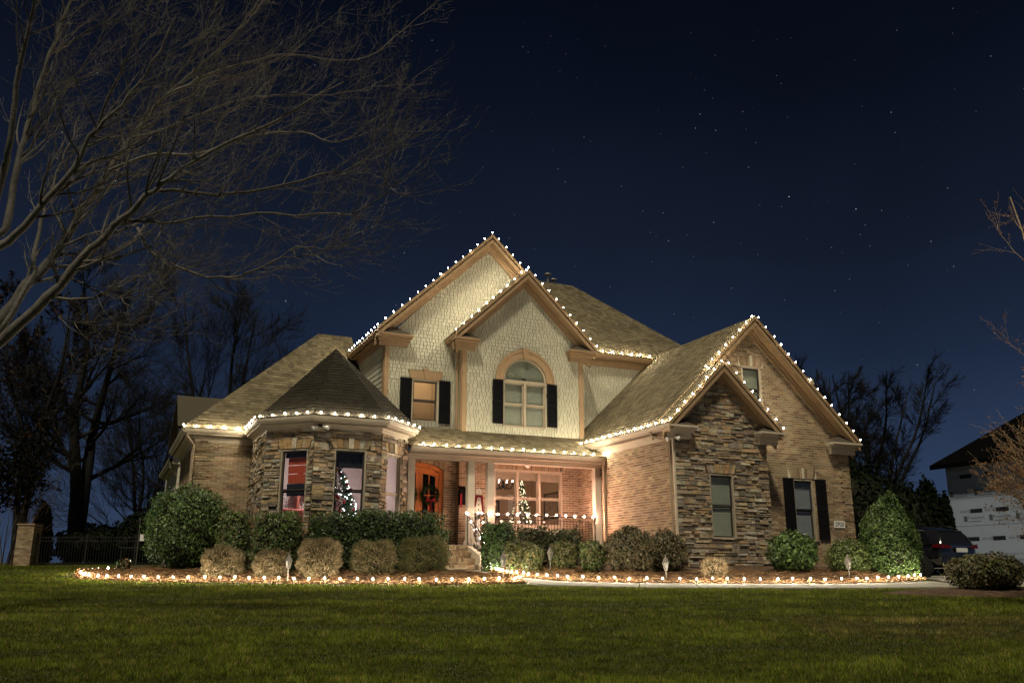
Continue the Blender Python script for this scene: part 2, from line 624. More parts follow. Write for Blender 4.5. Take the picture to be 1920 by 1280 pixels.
def strip(name, mat, A, B, n, m, hf, kind='structure', jitter=0):
    """sheet between two polylines in street coordinates, draped on the terrain"""
    def samp(P, k):
        P = np.array(P, float)
        s = np.linspace(0, len(P) - 1, k)
        i = np.minimum(s.astype(int), len(P) - 2)
        t = (s - i)[:, None]
        return P[i] * (1 - t) + P[i + 1] * t
    a, b = samp(A, n), samp(B, n)
    V = []
    for i in range(n):
        for j in range(m):
            t = j / (m - 1)
            L, D = a[i] * (1 - t) + b[i] * t
            x, y = LD(L, D)
            V.append((x, y, H(x, y) + hf(i / (n - 1), t) + (rnd.uniform(-jitter, jitter) if 0 < t < 1 else 0)))
    F = [(i * m + j, (i + 1) * m + j, (i + 1) * m + j + 1, i * m + j + 1) for i in range(n - 1) for j in range(m - 1)]
    return arr_obj(name, np.array(V), np.array(F), np.ones((len(V), 3)), mat, None, kind, True)

BED_L_F = [(-11.3, 23.6), (-10.6, 22.5), (-9.69, 21.98), (-8.58, 21.6), (-7.07, 21.5), (-4.43, 21.1), (-1.94, 20.8), (-.73, 20.8), (.31, 21.3)]
BED_L_B = [(-11.6, 25.2), (-11.0, 25.8), (-9.8, 27.6), (-8.2, 27.8), (-6.3, 27.6), (-4.4, 27.6), (-2.2, 26.4), (-1.62, 24.5), (-.62, 22.6)]
BED_R_F = [(-.95, 27.1), (-.28, 24.4), (.4, 22.7), (1.26, 21.6), (2.95, 21.1), (5.37, 20.9), (7.82, 20.9), (9.42, 21.8), (10.16, 22.5)]
BED_R_B = [(-.5, 28.2), (1.5, 28.2), (3.2, 28.2), (3.9, 26.6), (4.8, 26.6), (6.8, 27), (9, 28.6), (10.8, 29.4), (11.4, 29.6)]
def mound(s, t):
    return .012 + .13 * smooth(0, .16, t) + .03 * math.sin(s * 40 + t * 9) * smooth(0, .2, t)
strip('mulch_bed', 'mulch', BED_L_F, BED_L_B, 90, 22, mound, jitter=.015)
strip('mulch_bed', 'mulch', BED_R_F, BED_R_B, 90, 22, mound, jitter=.015)
def round_patch(cL, cD, rL, rD):
    A = [(cL + rL * math.cos(a) * .03, cD + rD * math.sin(a) * .03) for a in np.linspace(0, 2 * math.pi, 25)]
    B = [(cL + rL * math.cos(a), cD + rD * math.sin(a)) for a in np.linspace(0, 2 * math.pi, 25)]
    strip('mulch_bed', 'mulch', B, A, 60, 8, lambda s, t: .01 + .08 * smooth(0, .5, t), jitter=.01)
round_patch(9.9, 18.5, 2.4, .95)

WALK_L = [(-2.15, 26.4), (-1.62, 24.5), (-.62, 22.6), (.31, 21.3), (.9, 20.5), (2.75, 19.8), (5.4, 19.65), (7.8, 19.65), (10.2, 20.1)]
WALK_R = [(-.95, 27.0), (-.28, 24.4), (.4, 22.7), (1.0, 21.8), (1.5, 21.45), (2.95, 21.05), (5.37, 20.85), (7.82, 20.85), (10.0, 21.6)]
walk = empty('walkway', (*LD(2, 21), H(*LD(2, 21))))
walk['kind'] = 'structure'
def lerp2(P, s):
    i = min(int(s), len(P) - 2)
    t = s - i
    return (P[i][0] * (1 - t) + P[i + 1][0] * t, P[i][1] * (1 - t) + P[i + 1][1] * t)
ks = np.linspace(0, 8, 17)
for a, b in zip(ks[:-1], ks[1:]):
    mb = MB()
    q = [lerp2(WALK_L, a + .006), lerp2(WALK_L, b - .006), lerp2(WALK_R, b - .006), lerp2(WALK_R, a + .006)]
    pts = [(*LD(*p), H(*LD(*p)) + .035) for p in q]
    mb.prism([(p[0], p[1], p[2] - .12) for p in pts], (0, 0, .12))
    mb.build('paving_slab', 'concrete', walk)
strip('driveway', 'concrete', [(10.0, 20.2), (10.5, 23), (12.2, 26), (12.4, 45)], [(12.9, 19.9), (14.5, 23), (18.5, 26), (21, 45)], 40, 8, lambda s, t: .03)

def lawn_front(L):
    """how far the grass reaches from the street, as a distance D"""
    if L < -11.9:
        return 39.0
    if L < -11.3:
        return 23.7
    pts = [(-11.3, 23.4)] + BED_L_F[1:8] + [(.1, 20.9), (.9, 20.35)] + WALK_L[5:8] + [(9.0, 19.75), (10.2, 20.0), (12.9, 19.7), (20, 24), (40, 30)]
    return float(np.interp(L, [p[0] for p in pts], [p[1] for p in pts])) - .02

def grass():
    N = 420000
    D = 7.6 * np.exp(rng.random(N) * math.log(24.5 / 7.6))
    L = (rng.random(N) * 2 - 1) * (D * .60 + 1.0)
    D2 = 23.5 * np.exp(rng.random(26000) * math.log(38.0 / 23.5))
    L2 = -11.9 - rng.random(26000) * 14
    D = np.concatenate([D, D2])
    L = np.concatenate([L, L2])
    lim = np.array([lawn_front(l) for l in np.linspace(-30, 30, 1201)])
    li = np.clip(((L + 30) / 60 * 1200).astype(int), 0, 1200)
    edge = rng.random(len(D)) * .05
    ok = (D < lim[li] - edge) & ~((np.abs(L - 9.9) < 2.35) & (np.abs(D - 18.5) < .9) & (((L - 9.9) / 2.4) ** 2 + ((D - 18.5) / .95) ** 2 < 1))
    D, L = D[ok], L[ok]
    n = len(D)
    x = L * CS + D * SN
    y = -L * SN + D * CS
    z = np.array([H(a, b) for a, b in zip(x, y)])
    u1 = x * CS - y * SN
    def vnoise(cl, cd, seed):
        g = np.random.default_rng(seed).random((160, 400))
        a = (u1 + 60) / cl % 158; b = D / cd % 397.9
        ia, ib = a.astype(int), b.astype(int)
        fa, fb = a - ia, b - ib
        fa = fa * fa * (3 - 2 * fa); fb = fb * fb * (3 - 2 * fb)
        return (g[ia, ib] * (1 - fa) + g[ia + 1, ib] * fa) * (1 - fb) + (g[ia, ib + 1] * (1 - fa) + g[ia + 1, ib + 1] * fa) * fb
    clump = np.clip((vnoise(1.7, .55, 1) * 1.1 + vnoise(.7, .28, 2) * .9 + vnoise(.3, .16, 3) * .7 - 1.35) * 1.9, -1.2, 1.2)
    h = (.030 + .022 * rng.random(n) + .018 * clump + .012 * (vnoise(.10, .07, 5) - .5)) * (1 + .012 * (D - 8))
    h = np.maximum(h, .012)
    w = .0028 * (1 + D * .085)
    a = rng.random(n) * 2 * np.pi
    lean = (rng.random(n) * 1.0 + .1) * h
    b = rng.random(n) * 2 * np.pi
    V = np.empty((n, 3, 3))
    V[:, 0] = np.stack([x - np.cos(a) * w, y - np.sin(a) * w, z - .006], 1)
    V[:, 1] = np.stack([x + np.cos(a) * w, y + np.sin(a) * w, z - .006], 1)
    V[:, 2] = np.stack([x + np.cos(b) * lean, y + np.sin(b) * lean, z + h], 1)
    C = np.empty((n, 3))
    fine = vnoise(.10, .07, 5) * .9 + vnoise(.045, .035, 6) * .6 - .75
    k = np.clip((.55 + .7 * rng.random(n)) * (1 + .48 * clump) * (1 + 1.1 * fine), .12, 2.2)
    dry = (rng.random(n) < .11 + .12 * np.clip(np.sin(x * .35 + 1) * np.sin(y * .5), 0, 1) + .35 * ((np.abs(L - 6.3) < 2.2) & (np.abs(D - 12.9) < 1.2)))
    yl = .85 + .4 * rng.random(n)
    g = np.stack([.120 * k * yl, .156 * k, .020 * k], 1)
    d = np.stack([.26 * k, .20 * k, .08 * k], 1)
    C = np.where(dry[:, None], d, g)
    F = np.arange(n * 3).reshape(n, 3)
    arr_obj('grass', V.reshape(-1, 3), F, np.repeat(C, 3, 0), 'grass', None, 'stuff')
grass()

def pine_straw():
    Vs, Cs = [], []
    def run(A, B, n, tmax, power):
        for _ in range(n):
            s = rnd.random() * (len(A) - 1)
            t = (rnd.random() ** power) * tmax
            a, b = lerp2(A, s), lerp2(B, s)
            L, D = a[0] * (1 - t) + b[0] * t, a[1] * (1 - t) + b[1] * t
            x, y = LD(L, D)
            z = H(x, y) + mound(s / (len(A) - 1), t) + rnd.uniform(0, .05)
            an = rnd.uniform(0, 6.283)
            l = rnd.uniform(.06, .16)
            dx, dy, dz = math.cos(an) * l, math.sin(an) * l, rnd.uniform(-.25, .5) * l
            w = .005
            Vs.extend([(x - dx, y - dy, z - dz * .4), (x + dy / l * w, y - dx / l * w, z + w), (x + dx, y + dy, z + dz)])
            c = vary(rnd.choice([(.24, .135, .06), (.18, .095, .04), (.29, .18, .085), (.13, .065, .03)]), .2)
            Cs.extend([c] * 3)
    run(BED_L_F, BED_L_B, 16000, .45, 1.8)
    run(BED_R_F, BED_R_B, 13000, .4, 1.8)
    V = np.array(Vs)
    arr_obj('pine_straw', V, np.arange(len(V)).reshape(-1, 3), np.array(Cs), 'straw', None, 'stuff')
pine_straw()

# ------------------------------------------------------------------ the house
HZ = H(9, 26)
house = empty('brick_house', (11, 26, 0), 0, 'two storey brick and stone house with shake gables and round turret', 'house')

def rect(w, h):
    return [(0, 0), (w, 0), (w, h), (0, h)]

def wall(F, conv, holes, mat, thick=None):
    """the plane the bricks sit on, holes cut out"""
    mb = MB()
    xs = [p[0] for p in conv]
    ys = [p[1] for p in conv]
    rs = [(min(xs), min(ys), max(xs), max(ys))]
    for h in holes:
        if len(h) == 4:
            rs = minus(rs, h)
    for r in rs:
        pp = clip([(r[0], r[1]), (r[2], r[1]), (r[2], r[3]), (r[0], r[3])], conv)
        if len(pp) > 2:
            mb.prism([F.p(x, y, -.10) for x, y in pp], F.N * .10)
    return mb.build('wall', mat, house)

X, Y, Zv = Vector((1, 0, 0)), Vector((0, 1, 0)), Vector((0, 0, 1))
def front(x, y, z=0): return FR((x, y, z), (1, 0, 0))
def left(x, y, z=0): return FR((x, y, z), (0, -1, 0))

def brick_wall(F, conv, holes=(), quoin=None, zmin=1.3):
    w = wall(F, conv, holes, 'mortar')
    xs = [p[0] for p in conv]; ys = [p[1] for p in conv]
    lay('brick', w, F, conv, holes, bricks(min(xs), max(xs), min(ys), max(ys), quoin), zmin)
    return w
def stone_wall(F, conv, holes=(), zmin=1.5):
    w = wall(F, conv, holes, 'stone_gap')
    xs = [p[0] for p in conv]; ys = [p[1] for p in conv]
    lay('stone', w, F, conv, holes, stones(min(xs), max(xs), min(ys), max(ys)), zmin)
    return w
def shake_wall(F, conv, holes=()):
    w = wall(F, conv, holes, 'sheathing')
    xs = [p[0] for p in conv]; ys = [p[1] for p in conv]
    lay('shake', w, F, conv, holes, shakes(min(xs), max(xs), min(ys), max(ys)))
    return w

# --- brick and stone walls
brick_wall(front(2.25, 28.67), rect(1.72, 4.05), quoin=(-1, .42))
brick_wall(left(2.25, 34.2), rect(5.53, 4.05))
FT0, FT1 = left(3.97, 28.67), FR((3.97, 25.93, 0), (1, -1, 0))
FT2, FT3 = front(5.10, 24.80), FR((7.03, 24.80, 0), (1, 1, 0))
FT4 = FR((8.16, 25.93, 0), (0, 1, 0))
stone_wall(FT0, rect(2.74, 3.98))
T1H = [(.52, 1.1, 1.43, 3.45), (.44, 3.45, 1.51, 3.74, 'lintel')]
T2H = [(.58, 1.1, 1.52, 3.47), (.48, 3.47, 1.62, 3.76, 'lintel')]
T3H = [(.35, 1.1, 1.28, 3.48), (.27, 3.48, 1.36, 3.76, 'lintel')]
w_t1 = stone_wall(FT1, rect(1.6, 3.98), T1H)
w_t2 = stone_wall(FT2, rect(1.93, 3.98), T2H)
w_t3 = stone_wall(FT3, rect(1.6, 3.98), T3H)
stone_wall(FT4, rect(2.2, 3.98))
FD = front(8.16, 28.10)
DX0, DX1, DZ0 = 8.55, 10.19, .88
w_door = brick_wall(FD, [(0, .5), (2.46, .5), (2.46, 3.75), (0, 3.75)], [(DX0 - 8.16, .5, DX1 - 8.16, 3.66)])
brick_wall(left(10.62, 28.10), [(0, .5), (.30, .5), (.30, 3.75), (0, 3.75)])
FW = front(10.62, 27.80)
brick_wall(FW, [(0, .5), (4.51, .5), (4.51, 3.75), (0, 3.75)], [(1.26, 1.58, 3.88, 3.50), (1.16, 3.50, 3.98, 3.70, 'lintel')])
brick_wall(front(8.20, 25.64), rect(6.93, .76))
FL = left(15.13, 28.1)
brick_wall(FL, rect(6.28, 4.02))
FS = front(15.13, 21.80)
w_stone = stone_wall(FS, [(0, 0), (3.45, 0), (3.45, 4.42), (1.72, 6.10), (0, 4.45)], [(1.21, 1.03, 2.10, 2.95), (1.08, 2.95, 2.23, 3.25, 'lintel')], .5)
FB = front(15.10, 22.60)
w_brick = brick_wall(FB, [(.06, 0), (7.64, 0), (7.64, 4.30), (3.75, 7.98), (.06, 4.50)],
                     [(5.15, 1.05, 6.0, 3.03), (4.98, 3.03, 6.17, 3.40, 'lintel'), (3.37, 5.1, 4.16, 6.64), (3.25, 6.64, 4.28, 7.0, 'lintel')], (7.22, 9))
brick_wall(FR((18.58, 21.8, 0), (0, 1, 0)), rect(.8, 4.2))

# --- shingled and lapped walls
FG = front(10.50, 27.30)
w_gable = shake_wall(FG, [(0, 4.62), (4.6, 4.62), (4.6, 7.78), (2.3, 10.0), (0, 7.78)],
           [(1.50, 4.89, 3.16, 6.50), (1.50, 6.50, 3.16, 7.08), (1.78, 7.08, 2.88, 7.36)])
FF = front(8.0, 28.10)
w_big = shake_wall(FF, [(0, 4.6), (7.5, 4.6), (7.5, 7.78), (3.75, 11.55), (0, 7.78)], [(.97, 5.0, 1.92, 6.45)])
shake_wall(front(15.5, 28.10), [(0, 4.6), (3.4, 4.6), (3.4, 7.66), (0, 7.66)])
shake_wall(left(10.50, 28.10), [(0, 4.6), (.8, 4.6), (.8, 7.78), (0, 7.78)])
FSD = left(8.0, 33.0)
wl_ = wall(FSD, [(0, 5.0), (4.9, 5.0), (4.9, 7.75), (0, 7.75)], [], 'sheathing')
lay('siding_board', wl_, FSD, [(0, 5.0), (4.9, 5.0), (4.9, 7.75), (0, 7.75)], [], laps(0, 4.9, 5.0, 7.75))

# --- lintels: wedge stones and soldier bricks with a keystone
def lintel(par, F, x0, x1, z0, z1, part, mat, pal, n, key=None, proud=.035):
    cx = (x0 + x1) / 2
    sp = .16
    for k in range(n):
        a0, a1 = x0 + (x1 - x0) * k / n, x0 + (x1 - x0) * (k + 1) / n
        t0 = cx + (a0 - cx) * (1 + sp); t1 = cx + (a1 - cx) * (1 + sp)
        b0 = cx + (a0 - cx) * (1 - sp * .2); b1 = cx + (a1 - cx) * (1 - sp * .2)
        iskey = key and k == n // 2
        mb = MB()
        g = .006
        mb.prism([F.p(b0 + g, z0 + .004, -.02), F.p(b1 - g, z0 + .004, -.02), F.p(t1 - g, z1 - .004 + (.03 if iskey else 0), -.02), F.p(t0 + g, z1 - .004 + (.03 if iskey else 0), -.02)],
                 F.N * (proud + .02 + (.03 if iskey else rnd.uniform(-.006, .008))), key if iskey else vary(rnd.choice(pal), .18))
        mb.build(part, mat, par)
KEY = (.55, .49, .37)
LST = [(.34, .25, .15), (.42, .30, .17), (.28, .21, .14), (.38, .24, .12), (.3, .27, .22)]
lintel(w_t1, FT1, .47, 1.48, 3.46, 3.73, 'stone', 'stone', LST, 7, KEY)
lintel(w_t2, FT2, .52, 1.58, 3.48, 3.75, 'stone', 'stone', LST, 7, KEY)
lintel(w_t3, FT3, .30, 1.33, 3.49, 3.75, 'stone', 'stone', LST, 7, KEY)
lintel(w_stone, FS, 1.16, 2.15, 2.96, 3.24, 'stone', 'stone', LST, 9)
lintel(w_brick, FB, 5.08, 6.07, 3.05, 3.38, 'brick', 'brick', BRICK, 13, KEY)
lintel(w_brick, FB, 3.32, 4.21, 6.66, 6.98, 'brick', 'brick', BRICK, 11, KEY)
for k in range(34):
    mb = MB()
    x = 1.17 + k * (2.80 / 34)
    mb.fbox(FW, x, x + 2.80 / 34 - .01, 3.51, 3.69, -.02, .012, vary(rnd.choice(BRICK), .15))
    mb.build('brick', 'brick', w_door)
# soldier course round the arch over the door
cxd, zsp, rise = (DX0 + DX1) / 2, 3.40, .23
def archz(x):
    t = (x - cxd) / ((DX1 - DX0) / 2)
    return zsp + rise * (1 - t * t)
n = 20
for k in range(n):
    xa = DX0 - .02 + (DX1 - DX0 + .04) * k / n
    xb = DX0 - .02 + (DX1 - DX0 + .04) * (k + 1) / n
    mb = MB()
    za, zb = archz(max(DX0, xa)), archz(min(DX1, xb))
    mb.prism([FD.p(xa - 8.16 + .004, za, -.1), FD.p(xb - 8.16 - .004, zb, -.1), FD.p(xb - 8.16 - .004, max(zb + .12, 3.67), -.1), FD.p(xa - 8.16 + .004, max(za + .12, 3.67), -.1)], FD.N * .118, vary(rnd.choice(BRICK), .15))
    mb.build('brick', 'brick', w_door)

# --- roofs
def roof(pts, tiles=True, thick=.10, e=.165, tone=1.0):
    """a roof slope given eave first, left to right seen from outside"""
    P = [Vector(p) for p in pts]
    U = (P[1] - P[0]).normalized()
    N = (P[1] - P[0]).cross(P[-1] - P[0]).normalized()
    F = FR(P[0], U, N.cross(U))
    mb = MB()
    mb.prism([p - N * thick for p in P], N * thick)
    ro = mb.build('roof', 'roof_deck', house)
    if tiles:
        conv = [((p - P[0]).dot(F.U), (p - P[0]).dot(F.V)) for p in P]
        xs = [c[0] for c in conv]; ys = [c[1] for c in conv]
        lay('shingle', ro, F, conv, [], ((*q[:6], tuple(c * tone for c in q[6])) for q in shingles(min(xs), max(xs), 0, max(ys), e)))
    return ro
roof([(1.8, 28.27, 4.33), (8.05, 28.27, 4.33), (8.05, 33.2, 9.04), (6.73, 33.2, 9.04)])
roof([(1.8, 34.3, 4.33), (1.8, 28.27, 4.33), (6.73, 33.2, 9.04), (6.73, 34.3, 9.04)], False)
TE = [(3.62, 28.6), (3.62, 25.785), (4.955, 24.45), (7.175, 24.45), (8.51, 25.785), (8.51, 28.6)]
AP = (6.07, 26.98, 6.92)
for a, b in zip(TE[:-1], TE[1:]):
    roof([(*a, 4.33), (*b, 4.33), AP], e=.15, tone=.16)  # tone darkens the cone's shingles, painting in the shade on this roof
roof([(8.2, 25.70, 3.82), (15.12, 25.70, 3.82), (15.12, 27.36, 4.68), (8.2, 27.36, 4.68)])
roof([(14.74, 28.25, 4.33), (14.74, 21.40, 4.33), (16.85, 21.40, 6.345), (16.85, 28.25, 6.345)])
roof([(16.85, 28.6, 6.345), (16.85, 22.20, 6.345), (18.85, 22.20, 8.255), (18.85, 28.6, 8.255)])
roof([(22.96, 22.20, 4.33), (22.96, 30, 4.33), (18.85, 30, 8.255), (18.85, 22.20, 8.255)], False)
roof([(18.96, 21.40, 4.33), (18.96, 22.60, 4.33), (16.85, 22.60, 6.345), (16.85, 21.40, 6.345)], False)
roof([(12.6, 27.70, 8.0), (21.6, 27.70, 8.0), (17.32, 31.98, 12.09), (12.6, 31.98, 12.09)])
roof([(21.6, 27.7, 8.0), (21.6, 36.2, 8.0), (17.32, 31.98, 12.09)], False)
roof([(7.60, 33.5, 8.0), (7.60, 27.70, 8.0), (11.75, 27.70, 11.96), (11.75, 33.5, 11.96)], False)
roof([(15.9, 27.70, 8.0), (15.9, 32, 8.0), (11.75, 32, 11.96), (11.75, 27.70, 11.96)], False)
roof([(10.1, 28.4, 7.92), (10.1, 26.90, 7.92), (12.8, 26.90, 10.5), (12.8, 30.5, 10.5)], True)
roof([(15.5, 26.90, 7.92), (15.5, 28.4, 7.92), (12.8, 30.5, 10.5), (12.8, 26.90, 10.5)], False)
# rear part of the house: a lower gabled volume at the left and its eaves
mb = MB(); mb.box(2.3, 8, 36.4, 44, 0, 4.2); mb.build('wall', 'mortar', house)
roof([(2.1, 35.6, 5.5), (8, 35.6, 5.5), (8, 38.2, 7.15), (2.12, 38.2, 7.15)], False)
roof([(2.12, 38.2, 7.15), (8, 38.2, 7.15), (8, 41, 5.4), (2.1, 41, 5.4)], False)
mb = MB(); mb.prism([(2.35, 35.9, 4.2), (2.35, 40.7, 4.2), (2.35, 40.7, 5.45), (2.35, 38.2, 6.95), (2.35, 35.9, 5.5)], (.1, 0, 0)); mb.build('wall', 'sheathing', house)
# vents on the main roof
for (vx, vy, vz, r_) in ((16.45, 32.6, 12.78, .045), (16.95, 33.0, 12.72, .06)):
    mb = MB()
    mb.tube([(vx, vy, vz - 1.0), (vx, vy, vz - .12)], r_, 8)
    mb.lathe((vx, vy, vz - .12), [(.03, 0), (.17, .01), (.15, .05), (.03, .10)], 10)
    mb.build('roof_vent', 'metal', house)
# upper rear block beyond the garage wing: only the corner of its eave shows
mb = MB(); mb.box(22.4, 26.0, 28.1, 33, 3.0, 7.7); mb.build('wall', 'trim_cream', house)
mb = MB(); mb.box(22.2, 26.42, 27.7, 33.3, 7.70, 7.78); mb.box(22.2, 26.40, 27.72, 33.28, 7.781, 7.95); mb.build('soffit', 'trim_cream', house)
roof([(22.0, 27.7, 7.96), (26.4, 27.7, 7.96), (24.2, 29.9, 9.2), (22.0, 29.9, 9.2)], False, .01)
roof([(26.4, 27.7, 7.96), (26.4, 33.3, 7.96), (24.2, 31.1, 9.2), (24.2, 29.9, 9.2)], False, .01)

# --- gutters, soffits and frieze boards along the eaves
def eave(outer, inner, z, fh, trim, gut='gutter', soff=.20):
    g, s, f = MB(), MB(), MB()
    O = [Vector((*p, 0)) for p in outer]
    I = [Vector((*p, 0)) for p in inner]
    for a, b, c, d in zip(O[:-1], O[1:], I[:-1], I[1:]):
        n = (a - c)
        def at(o, i, t, zz):
            q = o * (1 - t) + i * t
            return (q.x, q.y, zz)
        m = .34
        g.solid([at(a, c, 0, z), at(b, d, 0, z), at(b, d, .03, z - .07), at(a, c, .03, z - .07), at(b, d, .12, z - .125), at(a, c, .12, z - .125), at(b, d, m, z - .125), at(a, c, m, z - .125), at(b, d, m, z - .005), at(a, c, m, z - .005)],
                [(0, 3, 2, 1), (3, 5, 4, 2), (5, 7, 6, 4), (7, 9, 8, 6), (9, 0, 1, 8)])
        s.prism([at(a, c, m - .06, z - soff), at(b, d, m - .06, z - soff), at(b, d, 1.0, z - soff), at(a, c, 1.0, z - soff)], (0, 0, .02))
        s.prism([at(a, c, m - .06, z - soff), at(b, d, m - .06, z - soff), at(b, d, m, z - soff), at(a, c, m, z - soff)], (0, 0, soff - .11))
        f.prism([at(a, c, .93, z - soff - fh), at(b, d, .93, z - soff - fh), at(b, d, 1.02, z - soff - fh), at(a, c, 1.02, z - soff - fh)], (0, 0, fh - .002))
        f.prism([at(a, c, .82, z - soff - .055), at(b, d, .82, z - soff - .055), at(b, d, .925, z - soff - .055), at(a, c, .925, z - soff - .055)], (0, 0, .053))
    g.build('gutter', gut, house)
    s.build('soffit', trim, house)
    f.build('frieze_board', trim, house)
eave([(1.80, 28.27), (3.70, 28.27)], [(2.25, 28.67), (3.97, 28.67)], 4.33, .17, 'trim_cream')
eave([(1.80, 34.3), (1.80, 28.27)], [(2.25, 34.3), (2.25, 28.67)], 4.33, .17, 'trim_cream')
eave([(1.93, 43), (1.93, 36.2)], [(2.45, 43), (2.45, 36.4)], 4.33, .17, 'trim_cream')
eave(TE, [(3.97, 28.6), (3.97, 25.93), (5.10, 24.80), (7.03, 24.80), (8.16, 25.93), (8.16, 28.6)], 4.33, .20, 'trim_cream')
eave([(8.25, 25.70), (15.10, 25.70)], [(8.25, 26.08), (15.10, 26.08)], 3.82, .14, 'trim_cream')
eave([(14.74, 28.0), (14.74, 21.42)], [(15.13, 28.0), (15.13, 21.80)], 4.33, .22, 'trim_cream')
eave([(15.5, 27.70), (21.4, 27.70)], [(15.1, 28.10), (21.0, 28.10)], 8.0, .22, 'trim_tan', 'trim_tan')
eave([(7.60, 33.2), (7.60, 27.72)], [(8.0, 33.2), (8.0, 28.10)], 8.0, .22, 'trim_tan', 'trim_tan')
eave([(10.1, 28.1), (10.1, 26.92)], [(10.5, 28.1), (10.5, 27.30)], 7.92, .20, 'trim_tan', 'trim_tan')

# --- rakes: fascia, soffit and frieze along the gable edges
def rake(u0, z0, u1, z1, vw, trim, oh=.4):
    d = Vector((u1 - u0, 0, z1 - z0)).normalized()
    n = Vector((d.z, 0, -d.x))
    if n.z > 0: n = -n
    def q(u, z, off, v): return (u + n.x * off, v, z + n.z * off)
    # plumb cut at the apex, so that the two sides butt
    def seg(mb, o0, o1, v0, v1):
        # offsets measured square to the slope; ends cut plumb
        k = abs(d.x)
        pts = [(u0, z0 - o0 / k), (u1, z1 - o0 / k), (u1, z1 - o1 / k), (u0, z0 - o1 / k)]
        mb.prism([(p[0], v0, p[1]) for p in pts], (0, v1 - v0, 0))
    f = MB(); seg(f, -.02, .21, vw - oh, vw - oh + .04); seg(f, -.03, .06, vw - oh - .03, vw - oh - .002)
    f.build('fascia', trim, house)
    s = MB(); seg(s, .155, .19, vw - oh + .042, vw - .002); s.build('soffit', trim, house)
    b = MB(); seg(b, .195, .38, vw - .06, vw - .004); seg(b, .195, .25, vw - .10, vw - .062); b.build('frieze_board', trim, house)
rake(7.60, 8.0, 11.75, 11.96, 28.10, 'trim_tan')
rake(15.9, 8.0, 11.75, 11.96, 28.10, 'trim_tan')
rake(10.1, 7.92, 12.8, 10.5, 27.30, 'trim_tan')
rake(15.5, 7.92, 12.8, 10.5, 27.30, 'trim_tan')
rake(14.74, 4.33, 16.85, 6.345, 21.80, 'trim_tan')
rake(18.96, 4.33, 16.85, 6.345, 21.80, 'trim_tan')
rake(14.9, 4.48, 18.85, 8.255, 22.60, 'trim_tan')
rake(22.96, 4.33, 18.85, 8.255, 22.60, 'trim_tan')

# --- cornice returns at the feet of the gables
def cornice(u0, u1, v0, v1, z, trim):
    """box return with crown and frieze, a small hipped cap on top; u0..u1 at the frieze, v1 at the wall"""
    c = MB()
    c.box(u0 + .10, u1 - .10, v0 + .26, v1, z - .36, z - .20)
    c.box(u0 + .05, u1 - .05, v0 + .20, v1, z - .198, z - .12)
    c.box(u0 + .02, u1 - .02, v0 + .05, v1, z - .118, z - .06)
    c.box(u0, u1, v0, v1, z - .058, z)
    o = c.build('cornice', trim, house)
    r = MB()
    um = (u0 + u1) / 2
    w = (u1 - u0) / 2
    r.solid([(u0 + .02, v0 + .02, z + .002), (u1 - .02, v0 + .02, z + .002), (u1 - .02, v1, z + .002), (u0 + .02, v1, z + .002), (um, v1 - .02, z + w * .55)],
            [(0, 1, 4), (1, 2, 4), (3, 0, 4), (2, 3, 4), (3, 2, 1, 0)])
    r.build('cap_roof', 'roof_deck', o)
cornice(7.62, 8.85, 27.66, 28.06, 7.86, 'trim_tan')
cornice(10.08, 11.0, 26.86, 27.26, 7.78, 'trim_tan')
cornice(14.45, 15.52, 26.86, 27.26, 7.78, 'trim_tan')
cornice(14.76, 15.75, 21.36, 21.75, 4.28, 'trim_cream')
cornice(18.10, 19.02, 21.36, 21.75, 4.28, 'trim_cream')
cornice(21.75, 23.02, 22.16, 22.55, 4.28, 'trim_cream')

# --- corner boards
for (x0, x1, y0, y1, z0, z1) in ((10.47, 10.62, 27.24, 27.30, 4.62, 7.42), (14.96, 15.13, 27.24, 27.30, 4.62, 7.42), (7.97, 8.12, 28.04, 28.10, 4.7, 7.5),
                                 (7.94, 7.998, 28.10, 28.22, 5.2, 7.5), (10.44, 10.498, 27.30, 27.42, 4.62, 7.42)):
    mb = MB(); mb.box(x0, x1, y0, y1, z0, z1); mb.build('corner_board', 'trim_tan', house)

# --- downspouts
def downspout(pts, mat='downspout', r=.05):
    mb = MB(); mb.tube(pts, r, 4); mb.build('downspout', mat, house)
downspout([(10.18, 27.2, 7.78), (10.2, 27.25, 7.62), (10.42, 27.62, 7.40), (10.42, 27.62, 4.7)], 'trim_tan')
downspout([(1.95, 28.36, 4.2), (1.97, 28.38, 4.08), (2.19, 28.58, 3.85), (2.19, 28.58, .2)])
downspout([(2.02, 36.4, 4.2), (2.05, 36.45, 4.0), (2.38, 36.6, 3.6), (2.38, 36.6, .2)], 'trim_cream')
downspout([(14.84, 22.55, 4.2), (14.86, 22.5, 4.05), (15.06, 21.92, 3.86), (15.06, 21.92, .15)])
downspout([(15.0, 25.72, 3.7), (15.03, 25.75, 3.6), (15.06, 25.82, 3.4), (15.06, 25.82, .3)])
mb = MB(); mb.box(15.06, 15.125, 21.74, 21.80, .1, 3.9); mb.build('corner_board', 'trim_cream', house)

